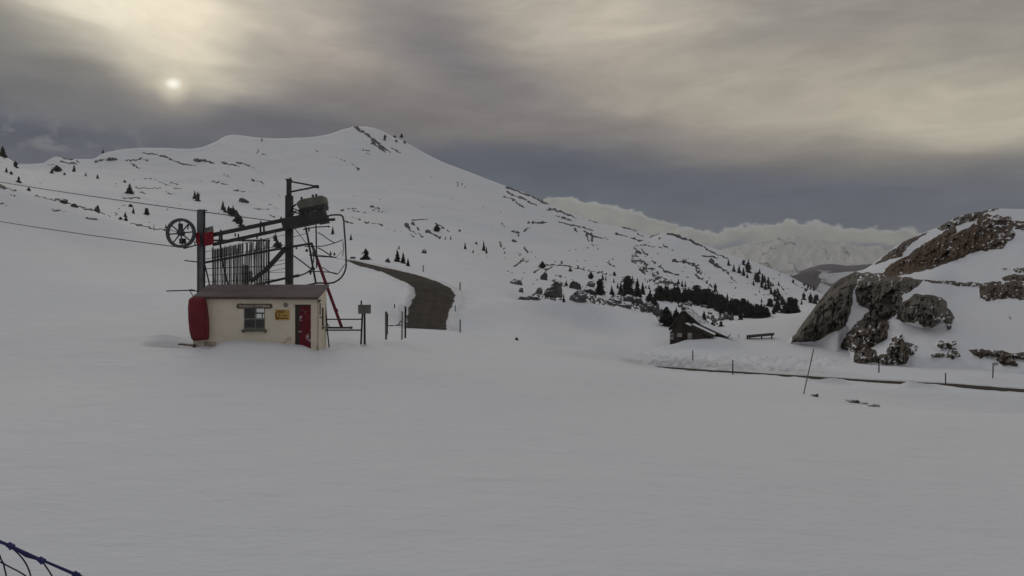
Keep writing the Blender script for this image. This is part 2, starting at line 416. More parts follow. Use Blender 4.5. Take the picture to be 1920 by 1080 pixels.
# rough ploughed banks on either side of the right-hand road and the S-bend
dent(1290, 648, 84.6, 5.6, 2.6, .85)
dent(1345, 645, 86.5, 4.4, 3.2, 1.1)
dent(1262, 642, 85.5, 1.6, 1.6, -.25)
c_ = P(655, 648, 34.6)
tramp = (1 - sstep(.3, 1, np.hypot((GX - c_.x) / 2.6, (GD - c_.y) / 2.2)))
GZ = GZ + tramp * .16 * (fbm(GX / .55, GD / .7, 33, 3) - .55)
bank = sstep(1170, 1240, GPX) * (1 - sstep(1480, 1640, GPX)) * sstep(57, 60, GD) * (1 - sstep(74, 80, GD))
GZ += bank * .85 * (np.abs(fbm(GX / 1.3, GD / 1.6, 31, 4) - .5) * 2 - .2)
GPY = 540 - (GZ - CZ) / GD * F

def hit(px, py):
    """first point of the ground that the photo pixel (px, py) sees -> depth"""
    x = np.clip(np.interp(px, cols, np.arange(len(cols))), 0, len(cols) - 1.001)
    i = int(x); f = x - i
    yy = GPY[:, i] * (1 - f) + GPY[:, i + 1] * f
    dd = GD[:, i] * (1 - f) + GD[:, i + 1] * f
    k = np.nonzero(yy <= py)[0]
    if len(k) == 0: j = int(np.argmin(yy)); return float(dd[j])
    j = k[0]
    if j == 0: return float(dd[0])
    t = (yy[j - 1] - py) / max(1e-6, yy[j - 1] - yy[j])
    return float(dd[j - 1] + t * (dd[j] - dd[j - 1]))

# bare-rock outcrops, plus a shadow line on the left crest coloured as rock: strokes (x0,y0,x1,y1,width,broken 0..1)
STROKES = [
 (665,238,680,248,5,.2),(679,245,692,254,5,.2),(691,256,697,260,2,.1),(697,262,712,270,6,.1),(697,268,712,277,3,.1),(705,272,724,287,3.5,.1),(712,272,732,286,3,.3),(735,277,751,287,2,.4),(682,281,696,284,1.6,.5),(690,289,696,292,2,.2),
 (660,307,666,311,2.5,.1),(665,310,674,318,3,.3),(630,296,650,303,1.2,.6),(592,282,597,284,2,.4),(480,279,486,284,2,.4),(484,287,500,292,1.6,.6),
 (366,300,383,300,5,.1),(384,302,403,306,3,.4),(417,305,450,311,2,.4),(445,304,467,310,2.6,.3),(466,310,484,317,1.2,.5),(398,340,426,347,3,.5),(472,337,503,346,1.3,.5),(435,357,470,360,1.6,.5),(475,392,503,393,1.6,.5),(505,382,521,392,1.4,.5),(420,327,430,331,1.2,.5),
 (650,392,690,400,2,.6),(640,394,645,395,3,.1),(660,390,668,392,2,.3),(695,386,712,392,3,.5),(698,395,728,397,2.4,.6),(648,415,665,420,1.6,.5),(660,408,690,418,1.5,.6),(690,416,720,424,1.6,.5),(640,412,652,418,1.5,.4),(720,428,742,432,1.3,.6),
 (848,338,868,346,2.4,.6),(858,346,880,354,2.4,.6),(545,395,560,398,2,.5),(560,352,580,356,2,.6),(505,402,515,408,2,.5),
 (950,351,1000,369,3,.25),(1000,369,1027,384,4,.35),(952,361,1006,384,3,.35),(946,368,962,376,2.2,.2),(960,374,986,391,4,.4),
 (1025,395,1036,395,2,.3),(1032,392,1052,398,4,.3),(1050,396,1081,409,2.6,.3),(1043,405,1076,413,3,.5),(1048,416,1087,425,2.2,.2),(1090,425,1113,432,2.2,.3),(1104,413,1123,418,1.6,.3),(1076,427,1082,435,3,.4),
 (1095,434,1113,443,4,.4),(1109,438,1112,463,4,.4),(1098,440,1106,453,2.4,.3),(1115,443,1138,448,1.8,.3),
 (772,412,802,411,1.8,.2),(761,420,770,433,4,.4),(774,418,785,430,4,.5),(774,434,780,439,3,.2),(800,432,826,446,5,.4),(816,418,832,428,2.4,.5),(785,437,792,444,2,.3),(830,425,850,438,2.4,.7),(770,440,776,444,2,.3),
 (990,417,1008,418,3,.3),(1014,417,1025,417,3,.3),(973,440,996,424,5,.65),(938,412,950,430,4,.65),(953,431,972,437,4,.65),(963,451,976,456,3.5,.5),(938,455,949,476,5,.6),(984,465,991,477,4,.5),(975,492,984,488,2,.2),(966,498,978,488,2.4,.2),(978,489,991,491,2,.3),
 (1025,497,1060,498,1.6,.2),(1058,498,1095,506,2,.3),(1095,506,1127,511,1.2,.5),(1140,491,1154,502,7,.65),(1020,512,1036,501,2.5,.3),(1002,510,1015,502,1.8,.3),(1020,505,1030,503,2,.3),
 (1161,422,1167,424,2.4,.2),(1168,424,1200,431,3.2,.3),(1170,427,1192,433,2.4,.4),(1200,431,1223,440,2,.2),(1196,438,1208,444,1.6,.3),(1155,438,1173,442,2.4,.2),(1172,442,1195,449,1.6,.3),(1197,451,1205,451,2.4,.1),(1218,444,1237,437,2,.3),(1240,436,1256,436,2,.2),
 (1253,437,1271,443,4,.2),(1268,442,1291,450,4,.4),(1288,449,1322,464,3,.2),(1316,461,1326,468,3,.5),(1325,468,1366,485,2,.3),(1236,448,1245,456,5,.6),(1188,461,1211,458,3,.6),(1215,459,1239,465,3.5,.6),(1243,460,1264,472,4,.6),(1188,464,1200,476,7,.6),(1204,469,1213,477,4,.5),
 (1192,486,1214,499,13,.55),(1225,492,1241,501,6,.6),(1239,500,1248,508,3.4,.3),(1246,508,1273,516,4.5,.4),(1213,503,1236,520,15,.6),(1200,504,1207,511,5,.4),(1264,488,1281,494,6,.5),(1285,491,1301,498,6,.4),(1302,494,1316,506,8,.62),(1308,507,1323,516,5,.6),(1316,479,1347,483,1.8,.3),
 (1333,488,1345,501,6,.3),(1344,499,1361,508,4,.5),(1358,508,1380,528,4,.6),(1306,515,1319,527,4,.5),(1324,529,1341,541,4,.55),(1241,519,1253,527,4,.5),(1243,529,1257,529,2.4,.1),(1210,526,1272,533,9,.6),
 (1394,484,1420,491,1.6,.4),(1490,532,1510,541,1.6,.4),(1463,535,1472,545,1.6,.4),(1340,547,1346,551,2,.3),
 (110,292,136,299,3.4,.25),(120,296,133,301,2,.4),(194,284,216,281,2.2,.4),(178,303,206,298,3,.4),(235,301,276,299,2.4,.5),(243,307,264,316,1.8,.5),(255,296,276,301,3,.5),(268,287,301,291,2.4,.3),(300,291,342,308,2.4,.4),(340,307,369,311,1.6,.4),(255,352,303,353,1.3,.4),(245,338,276,335,1.6,.6),(280,333,332,355,1.2,.5),(320,342,335,347,1.4,.5),(330,352,342,354,1.5,.4),(115,304,145,307,2,.4),(92,308,98,309,1.5,.2),(142,302,150,304,1.5,.4),(232,372,262,371,2.5,.4),(264,360,272,363,2,.4),(310,360,330,366,1.3,.6),
 (1000,556,1060,561,8,.55),(1100,556,1150,572,13,.55),(1160,558,1230,588,16,.52),(1225,578,1262,602,12,.55),(1085,540,1120,552,10,.58),(1270,570,1300,585,8,.6),(1350,592,1380,600,7,.55),(1050,518,1075,530,5,.6),(1120,510,1160,520,4,.62),(1262,560,1330,576,9,.58),(1330,590,1345,606,10,.5),(1040,530,1100,545,10,.6),
 (0,349,9,353,6,.3),(8,352,31,358,2.4,.4),(22,366,30,368,1.6,.4),(65,366,106,377,1.4,.2),(104,374,112,376,2.4,.2),(112,377,124,381,4,.4),(124,381,160,389,1.8,.3),(142,386,156,389,3,.2),(160,391,190,399,3.5,.35),(100,393,113,394,2.6,.2),(163,408,182,411,4,.4),(0,381,13,385,2.2,.3),(212,408,222,394,2.2,.5),(222,392,232,384,2,.6),(247,419,300,431,1.6,.25),(283,428,338,435,2.2,.4),(190,400,204,405,1.2,.5),(118,396,125,398,1.5,.4),  # left crest rocks; the line at the crest's right end is painted shadow
]
ROCK = np.zeros_like(GD)
jx = GPX + 5.0 * (vn(GPX / 5, GPY / 5, 41) - .5); jy = GPY + 3.4 * (vn(GPX / 5, GPY / 4, 42) - .5)
brk = fbm(GPX / 3.0, GPY / 3.4, 43, 3, .65)
wvar = .35 + 1.3 * vn(GPX / 7, GPY / 5, 44)
for (x0, y0, x1, y1, w, br) in STROKES:
    c0, c1 = np.searchsorted(cols, [min(x0, x1) - 8, max(x0, x1) + 8])
    X = jx[:, c0:c1]; Y = jy[:, c0:c1]
    vx, vy = x1 - x0, y1 - y0; L = max(1e-6, vx * vx + vy * vy)
    t = np.clip(((X - x0) * vx + (Y - y0) * vy) / L, 0, 1)
    r = np.hypot(X - x0 - t * vx, (Y - y0 - t * vy)) / (w * .5 * (1.1 - .5 * t) * wvar[:, c0:c1] + .3)
    br = max(br, .34)
    v = np.clip(1.5 - r, 0, 1) * sstep(br * .82 - .12, br * .82 + .1, brk[:, c0:c1])
    ROCK[:, c0:c1] = np.maximum(ROCK[:, c0:c1], v)
rs = random.Random(21)
for _ in range(170):       # single stones and bush tops poking out of the far slopes
    x0 = rs.uniform(60, 1420); j0 = int(np.searchsorted(cols, x0)); y_ = rs.uniform(.12, .95)
    ytop = float(np.interp(x0, [a for a, d, y in SKY], [y for a, d, y in SKY])) + 6; ybot = float(GPY[MARK[11], j0])
    y0 = ytop + (ybot - ytop) * y_
    c0, c1 = max(0, j0 - 3), j0 + 4
    r = np.hypot((GPX[:, c0:c1] - x0) / rs.uniform(.9, 2.2), (GPY[:, c0:c1] - y0) / rs.uniform(.7, 1.2))
    ROCK[MARK[10]:, c0:c1] = np.maximum(ROCK[MARK[10]:, c0:c1], np.clip(1.35 - r, 0, 1)[MARK[10]:] * rs.uniform(.5, 1))
for _ in range(110):
    x0 = rs.uniform(930, 1480); y0 = np.interp(x0, [930, 1100, 1480], [500, 505, 545]) + rs.gauss(0, 24); j0 = int(np.searchsorted(cols, x0)); c0, c1 = max(0, j0 - 3), j0 + 4
    r = np.hypot((GPX[:, c0:c1] - x0) / rs.uniform(1., 2.6), (GPY[:, c0:c1] - y0) / rs.uniform(.8, 1.6))
    ROCK[MARK[10]:, c0:c1] = np.maximum(ROCK[MARK[10]:, c0:c1], np.clip(1.35 - r, 0, 1)[MARK[10]:])
ROCK[:MARK[5]] = 0
DIRT = np.zeros_like(GD)
def dirt(px, py, rx, ry, a, rot=0.):
    global DIRT
    c, s = math.cos(rot), math.sin(rot)
    u = ((GPX - px) * c + (GPY - py) * s) / rx; v = (-(GPX - px) * s + (GPY - py) * c) / ry
    DIRT = np.maximum(DIRT, a * (1 - sstep(.3, 1, np.hypot(u, v))))
near_ok = (np.arange(GD.shape[0]) < MARK[10])[:, None]
dirt(1200, 680, 60, 8, .55, .2); dirt(1300, 683, 150, 11, .55, .05); dirt(1450, 694, 220, 9, .34, .06); dirt(1240, 682, 70, 7, .4, .1); dirt(1150, 668, 180, 12, .14, .06)
dirt(790, 518, 90, 7, .30, .28); dirt(850, 545, 30, 12, .2); dirt(745, 585, 26, 16, .2, -.6); dirt(660, 490, 70, 5, .25, .2)
dirt(650, 640, 46, 10, .16); dirt(1600, 755, 40, 8, .2, .1); dirt(1700, 740, 200, 14, .10, .05); dirt(1870, 715, 90, 10, .14, .06)
dirt(700, 690, 420, 60, .04)
DIRT *= near_ok

SROAD = [(626,485.6,630,485),(645,489.5,652,487.5),(662,495,672,490.5),(680,502,692,495.5),(698,506,716,501),(716,511,741,506),(736,519,766,512),(756,529,796,520),(769,537,821,529),(777,543,839,537),(779,550,850,546),(776,558,854,553),(770,566,853,561),(765,578,848,574),(763,590,842,586),(762,602,838,598),(762,610,838,609),(762,615,840,619)]
RROAD = [(1228,689,1226,688),(1250,692.5,1250,689),(1290,696.5,1290,691.5),(1330,698.5,1330,694.5),(1374,701.5,1374,697),(1420,702.5,1420,700),(1455,705.5,1455,702.5),(1490,709,1490,704.5),(1515,711.5,1515,706),(1535,712,1535,707.5),(1550,709.8,1550,708.6),(1564,709.8,1564,709),(1580,713,1580,710),(1600,716.5,1600,711.5),(1650,720,1650,714.5),(1690,722.5,1690,716.5),(1712,718.6,1712,717.4),(1735,719.8,1735,718.4),(1765,724,1765,719.5),(1790,728,1790,721),(1850,734,1850,725.5),(1920,740,1920,731),(2100,756,2100,746),(2480,786,2480,774)]
def ribbon(name, pairs, up, nacross=14, sub_=8):
    A = np.array(pairs, float); t = np.arange(len(A)); tt = np.linspace(0, len(A) - 1, (len(A) - 1) * sub_ + 1)
    S = pchip(t, A, tt); w = np.hypot(S[:, 2] - S[:, 0], S[:, 3] - S[:, 1])
    j1 = (vn(tt * 2.3, tt * 0 + 3, 81) - .5) * .06 + (vn(tt * 6.1, tt * 0 + 9, 82) - .5) * .05; j2 = (vn(tt * 2.6, tt * 0 + 7, 83) - .5) * .05 + (vn(tt * 6.7, tt * 0 + 1, 84) - .5) * .05
    X = np.zeros((len(tt), nacross + 1)); Y = X.copy(); Z = X.copy(); A_ = X.copy()
    for i, (ax, ay, bx, by) in enumerate(S):
        for j in range(nacross + 1):
            f = j1[i] + (1 + j2[i] - j1[i]) * j / nacross; px = ax + (bx - ax) * f; py = ay + (by - ay) * f
            d = hit(px, py); p = P(px, py, d); X[i, j], Y[i, j], Z[i, j] = p.x, p.y, p.z + up; A_[i, j] = j / nacross
    grid_obj(name, X, Y, Z, M['asphalt'], {'across': A_})
    return np.concatenate([np.stack([X[:, 0], Y[:, 0]], -1), np.stack([X[::-1, -1], Y[::-1, -1]], -1)])[::3]
def inside(px, py, poly):
    """signed distance to an outline, positive inside"""
    dist = np.full(px.shape, 1e9); ins = np.zeros(px.shape, bool); n = len(poly)
    for i in range(n):
        x0, y0 = poly[i]; x1, y1 = poly[(i + 1) % n]
        vx, vy = x1 - x0, y1 - y0
        t = np.clip(((px - x0) * vx + (py - y0) * vy) / (vx * vx + vy * vy + 1e-12), 0, 1)
        dist = np.minimum(dist, np.hypot(px - x0 - t * vx, py - y0 - t * vy))
        if y0 != y1:
            ins ^= ((y0 > py) != (y1 > py)) & (px < (x1 - x0) * (py - y0) / (y1 - y0) + x0)
    return np.where(ins, dist, -dist)
# ploughed snow thrown up along both edges of each road
for pairs, c0_, c1_, r0_, r1_, hgt in ((SROAD, 600, 930, MARK[6], MARK[11], .42), (RROAD, 1190, 1940, MARK[5] - 6, MARK[7], .16)):
    poly = ribbon('road', pairs, .05)
    c0, c1 = np.searchsorted(cols, [c0_, c1_]); sl_ = (slice(r0_, r1_), slice(c0, c1))
    sd = -inside(GX[sl_], GD[sl_], poly)
    lump = .25 + 1.1 * fbm(GX[sl_] / 1.1, GD[sl_] / 1.6, 91, 3)
    GZ[sl_] += np.where((sd > 0) & (GD[sl_] > poly[:, 1].min() + (2.5 if hgt > .3 else 0)), hgt * np.exp(-((sd - .75) / .62) ** 2) * lump, 0)
    DIRT[sl_] = np.maximum(DIRT[sl_], np.where(sd > 0, .45 * np.exp(-(sd / .8) ** 2), 0))
GPY = 540 - (GZ - CZ) / GD * F
def sub(a, r0, r1): return a[r0:r1 + 1]
m10 = MARK[10]
ground = grid_obj('ground', sub(GX, 0, m10), sub(GD, 0, m10), sub(GZ, 0, m10), M['ground'], {'rock': sub(ROCK, 0, m10), 'dirt': sub(DIRT, 0, m10)})
mountain = grid_obj('mountain', sub(GX, m10, 10**6), sub(GD, m10, 10**6), sub(GZ, m10, 10**6), M['mountain'], {'rock': sub(ROCK, m10, 10**6), 'dirt': sub(DIRT, m10, 10**6)})

# ------------------------------------------------------------------ the rocky hill on the right
HROWS = [
 [(1470,90,645),(1490,88,644),(1530,87,643),(1570,84,644),(1585,86,660),(1600,76,686),(1640,73,686),(1690,72,682),(1740,71,674),(1800,70,675),(1850,68,694),(1920,66,696),(2500,62,716)],
 [(1470,91,642),(1490,89,632),(1530,88,603),(1570,87,598),(1600,86,612),(1690,79,620),(1740,78,620),(1800,79,612),(1920,80,607),(2500,76,640)],
 [(1470,92,640),(1490,91,630),(1530,92,580),(1560,94,553),(1600,96,532),(1690,93,530),(1740,93,535),(1800,100,543),(1920,102,540),(2500,95,560)],
 [(1470,94,639),(1490,93,628),(1530,96,575),(1560,99,547),(1600,106,522),(1690,112,508),(1800,125,480),(1920,130,460),(2500,120,470)],
 [(1470,96,640),(1480,95,640),(1500,96,613),(1520,98,586),(1545,101,553),(1570,105,526),(1590,112,516),(1605,118,509),(1620,126,505),(1650,132,485),(1690,140,455),(1720,146,442),(1760,152,425),(1800,158,405),(1840,164,396),(1870,168,391),(1920,175,392),(2000,180,385),(2500,190,370)],
]
HROWS.insert(0, [(a, d * .985, y + 26) for a, d, y in HROWS[0]])
HROWS.append([(a, d * 1.1, y + 16) for a, d, y in HROWS[5]]); HROWS.append([(a, d * 1.5, y + 200) for a, d, y in HROWS[5]])
hc = np.concatenate([np.arange(1470, 1945, 1.), np.arange(1946, 2501, 12.)])
HD, HY, HM = loft(HROWS, [10, 80, 80, 36, 100, 10, 6], hc)
HX0 = np.broadcast_to(hc, HD.shape)
POLY = [  # outlines of bare rock: (how broken, how grassy, points)
 (.05, 0, [(1481,642),(1487,629),(1519,585),(1549,546),(1573,522),(1599,513),(1608,522),(1606,532),(1599,546),(1598,570),(1587,611),(1575,618),(1558,624),(1531,640)]),
 (.16, 0, [(1608,526),(1640,520),(1679,519),(1733,524),(1715,540),(1706,546),(1691,553),(1690,582),(1668,600),(1640,604),(1614,599),(1629,581),(1612,572),(1605,564),(1603,545)]),
 (.34, .35, [(1614,597),(1640,602),(1668,598),(1664,635),(1640,648),(1630,656),(1600,660),(1578,660),(1574,650),(1580,635),(1600,612)]), (.10, 0, [(1645,604),(1666,598),(1664,634),(1644,646),(1637,640)]),
 (.10, .2, [(1597,684),(1603,658),(1625,650),(1645,658),(1644,678),(1615,684)]),
 (.40, .3, [(1640,668),(1662,662),(1672,635),(1690,628),(1697,640),(1722,650),(1708,672),(1700,682),(1660,683),(1640,680)]), (.1, .1, [(1684,640),(1692,634),(1704,655),(1706,672),(1692,676)]),
 (.06, 0, [(1684,588),(1692,566),(1715,551),(1763,556),(1777,567),(1774,586),(1763,602),(1749,614),(1734,614),(1719,606),(1692,603),(1679,597)]),
 (.44, 0, [(1768,572),(1784,580),(1790,594),(1784,614),(1776,620),(1770,600)]),
 (.38, 0, [(1755,645),(1762,639),(1797,640),(1790,650),(1801,668),(1788,673),(1775,670),(1780,655),(1762,652)]), (.3, 0, [(1743,663),(1770,664),(1776,671),(1746,670)]),
 (.33, .3, [(1815,656),(1845,655),(1880,657),(1890,663),(1925,660),(1925,674),(1900,671),(1913,687),(1880,686),(1870,679),(1865,670),(1850,668),(1838,673),(1825,665)]),
 (.25, 1, [(1650,521),(1668,497),(1706,476),(1742,458),(1795,437),(1828,419),(1850,430),(1850,469),(1830,471),(1780,493),(1727,509),(1673,520)]),
 (.39, .75, [(1826,420),(1836,406),(1857,401),(1898,408),(1903,445),(1877,467),(1845,471),(1842,440)]),
 (.28, .5, [(1634,498),(1662,477),(1695,452),(1720,440),(1742,434),(1722,447),(1702,463),(1692,480),(1672,486),(1655,492)]),
 (.26, .8, [(1707,473),(1727,461),(1765,439),(1792,422),(1792,437),(1760,453),(1720,473)]),
 (.36, .3, [(1755,427),(1800,403),(1840,391),(1878,389),(1852,399),(1832,411),(1800,421),(1768,434)]),
 (.35, 0, [(1733,524),(1790,528),(1850,530),(1845,536),(1800,538),(1780,534),(1735,529)]),
 (.30, .5, [(1838,532),(1880,527),(1925,529),(1925,562),(1890,559),(1870,561),(1852,567),(1836,558)]), (.15, .2, [(1876,521),(1895,515),(1925,515),(1925,527),(1885,526)]), (.3, 0, [(1898,506),(1912,502),(1925,503),(1925,511),(1903,512)]),
 (.42, .5, [(1894,414),(1925,415),(1925,432),(1903,430)]), (.3, 0, [(1560,515),(1600,508),(1640,512),(1690,519),(1640,523),(1600,524),(1570,528)]), (.2, 0, [(1875,502),(1890,503),(1885,506)]),
]
hjx = HX0 + 7 * (fbm(HX0 / 11, HY / 8, 51, 3) - .5); hjy = HY + 6 * (fbm(HX0 / 11, HY / 8, 52, 3) - .5)
fleck = fbm(HX0 / 5.2 + HY / 9, HY / 3.0, 53, 3, .6)
crack = 1 - np.abs(fbm(HX0 / 7 + HY / 40, HY / 34, 64, 4, .6) - .5) * 2
HR = np.zeros_like(HD); HS = np.zeros_like(HD); HG = np.zeros_like(HD)
for br, gr, poly in POLY:
    sd = inside(hjx, hjy, poly)
    HS = np.maximum(HS, sstep(-3, 9, sd)); HG = np.maximum(HG, gr * sstep(-4, 2, sd))
    HR = np.maximum(HR, np.clip(.5 + sd / 3.0, 0, 1) * sstep(br - .06, br + .05, fleck))
crag = fbm(HX0 / 22, HY / 30, 61, 5, .55)
rid = 1 - np.abs(fbm(HX0 / 16 + HY / 60, HY / 26, 62, 4) - .5) * 2
HD2 = HD - HS * (1.0 + 3.6 * (crag - .35) + 3.0 * (rid - .7) - 1.6 * sstep(.90, 1.0, crack) + .8 * (fbm(HX0 / 5, HY / 5, 65, 3) - .5)) * np.clip(HD / 120, .5, 1.2)
def worley(x, y, seed):
    ix = np.floor(x); iy = np.floor(y); b1 = np.full(x.shape, 9.); b2 = b1.copy(); val = np.zeros(x.shape); ox = np.zeros(x.shape); oy = np.zeros(x.shape)
    for dx in (-1, 0, 1):
        for dy in (-1, 0, 1):
            cx = ix + dx; cy = iy + dy
            vx_ = cx + hash2(cx, cy, seed) - x; vy_ = cy + hash2(cx, cy, seed + 1) - y; d_ = np.hypot(vx_, vy_)
            nr = d_ < b1
            b2 = np.where(nr, b1, np.minimum(b2, d_)); b1 = np.where(nr, d_, b1); val = np.where(nr, hash2(cx, cy, seed + 2), val)
            ox = np.where(nr, vx_ * (hash2(cx, cy, seed + 3) - .5), ox); oy = np.where(nr, vy_ * (hash2(cx, cy, seed + 4) - .5), oy)
    return val, b2 - b1, ox + oy
wx_ = HX0 + 9 * (fbm(HX0 / 14, HY / 14, 66, 3) - .5) + HY * .25; wy_ = HY + 9 * (fbm(HX0 / 14, HY / 14, 67, 3) - .5)
v1, e1_, t1 = worley(wx_ / 20, wy_ / 30, 5); v2, e2_, t2 = worley(wx_ / 8, wy_ / 11, 15)
facet = 2.4 * (v1 - .5) + 3.4 * t1 + .5 * (v2 - .5) + .8 * t2 - .5 * (1 - sstep(0, .10, e1_))
facet = facet * (1 - .55 * sstep(1612, 1598, HX0))
HD2 -= HS * facet * np.clip(HD / 120, .5, 1.2)
ledge = (1 - sstep(.02, .11, e1_)) * (fbm(HX0 / 9, HY / 9, 68, 2) > .63) * (HX0 > 1606)
HR = np.where((HG < .5) & (ledge > .5), HR * .1, HR)
# the big boulder bulges out, its underside is undercut
bb = np.hypot((HX0 - 1732) / 46, (HY - 583) / 32); HD2 -= 3.2 * np.sqrt(np.clip(1 - bb ** 2, 0, 1))
sm = .8 * (fbm(HX0 / 40, HY / 26, 63, 4) - .5) * (1 - HS)
lowmask = np.ones_like(HD); lowmask[:8] = np.linspace(0, 1, 8)[:, None]; lowmask[HM[5]:] = 0
HD2 = HD + (HD2 - HD + sm) * lowmask
hill = grid_obj('hill', (HX0 - 960) / F * HD2, HD2, CZ - (HY - 540) / F * HD2, M['hill'], {'rock': HR, 'dirt': HG})

# ------------------------------------------------------------------ far mountain and dark spur in the gap
def far_mat(name, c_snow, c_rock, lo, hi, sc):
    m, nt, b, geo = new_mat(name)
    v = mapped(nt, geo.outputs['Position'], 1, .35, 1.6)
    n = noise(nt, v, sc, 7, .62)
    at = nn(nt, 'ShaderNodeAttribute', attribute_name='rock')
    f = ramp(nt, mathn(nt, 'ADD', n, mathn(nt, 'MULTIPLY', at.outputs['Fac'], .5)), lo, hi)
    nt.links.new(mixc(nt, f, c_snow, c_rock), b.inputs['Base Color'])
    b.inputs['Roughness'].default_value = .9; b.inputs['Specular IOR Level'].default_value = .05
    bump(nt, b, n, .6, 40)
    return m
fm = [
 [(1240,2600,540),(1400,2600,530),(1490,2600,532),(1700,2600,545),(1850,2600,545)],
 [(1240,3200,505),(1400,3200,505),(1480,3200,512),(1560,3200,512),(1700,3200,520),(1850,3200,525)],
 [(1240,3900,490),(1340,3900,482),(1430,3900,478),(1520,3900,480),(1600,3900,484),(1700,3900,495),(1850,3900,510)],
 [(1240,4400,480),(1340,4400,470),(1380,4450,462),(1410,4500,455),(1440,4550,449),(1480,4600,444),(1530,4600,446),(1560,4600,452),(1590,4550,460),(1620,4500,466),(1660,4500,469),(1700,4450,475),(1850,4400,485)],
 [(1240,5200,500),(1480,5400,470),(1850,5200,505)],
]
fc = np.arange(1240, 1851, 2.)
D_, Y_, mk = loft(fm, [16, 40, 50, 8], fc); PX_ = np.broadcast_to(fc, D_.shape)
amp = np.ones_like(D_); amp[mk[3] - 10:] = .12
Z_ = CZ - (Y_ - 540) / F * D_ + amp * (80 * (fbm((PX_ - Y_) / 26, (PX_ + Y_ * 2) / 60, 71, 5, .55) - .5) + 22 * (.6 - np.abs(fbm((PX_ + Y_ * .6) / 15, Y_ / 28, 73, 4) - .5) * 2))
R_ = np.zeros_like(D_)
for (x0, y0, x1, y1, w) in [(1457,449,1475,456,3),(1475,456,1492,460,3),(1425,500,1445,506,5),(1430,485,1455,470,3),(1480,498,1505,510,4),(1545,465,1552,485,4),(1578,468,1592,482,5),(1400,505,1500,520,9),(1440,508,1490,512,6)]:
    vx, vy = x1 - x0, y1 - y0; t = np.clip(((PX_ - x0) * vx + (Y_ - y0) * vy) / (vx * vx + vy * vy), 0, 1)
    R_ = np.maximum(R_, np.clip(1.3 - np.hypot(PX_ - x0 - t * vx, Y_ - y0 - t * vy) / (w * .7), 0, 1) * .75 * (.4 + .9 * vn(PX_ / 3, Y_ / 2.2, 77)))
grid_obj('distant_mountain', (PX_ - 960) / F * D_, D_, Z_, far_mat('distant_snow', (.70, .69, .66), (.22, .22, .23), .56, .92, .006), {'rock': R_})
fs = [
 [(1450,1500,560),(1560,1500,560),(1700,1500,560)],
 [(1450,1650,545),(1490,1650,530),(1540,1650,532),(1600,1650,530),(1700,1650,540)],
 [(1450,1800,535),(1478,1800,520),(1500,1800,513),(1530,1800,508),(1560,1800,512),(1600,1800,509),(1640,1800,510),(1700,1800,520)],
 [(1450,2000,560),(1560,2000,545),(1700,2000,560)],
]
fc = np.arange(1450, 1701, 1.5)
D_, Y_, mk = loft(fs, [20, 30, 6], fc); PX_ = np.broadcast_to(fc, D_.shape)
R_ = sstep(1541, 1530, PX_ + (Y_ - 520) * .3 + 8 * (vn(PX_ / 9, Y_ / 5, 3) - .5)) * 1.0 - .12
Z_ = CZ - (Y_ - 540) / F * D_
grid_obj('distant_spur', (PX_ - 960) / F * D_, D_, Z_, far_mat('patchy_spur', (.64, .64, .65), (.115, .10, .108), .44, .60, .022), {'rock': R_})
fs2 = [
 [(1500,2200,530),(1700,2200,530)],
 [(1500,2300,510),(1520,2300,505),(1545,2300,500),(1590,2300,502),(1640,2300,500),(1700,2300,510)],
 [(1500,2380,508),(1515,2380,503),(1530,2380,497),(1560,2380,495),(1590,2380,498),(1620,2380,496),(1650,2380,494),(1700,2380,505)],
 [(1500,2700,540),(1700,2700,540)],
]
fc = np.arange(1500, 1701, 1.5)
D_, Y_, mk = loft(fs2, [10, 14, 4], fc); PX_ = np.broadcast_to(fc, D_.shape)
grid_obj('distant_spur', (PX_ - 960) / F * D_, D_, CZ - (Y_ - 540) / F * D_, far_mat('wooded_spur', (.6, .6, .62), (.15, .135, .15), .40, .62, .01), {'rock': .55 * vn(PX_ / 14, Y_ / 4, 5)})

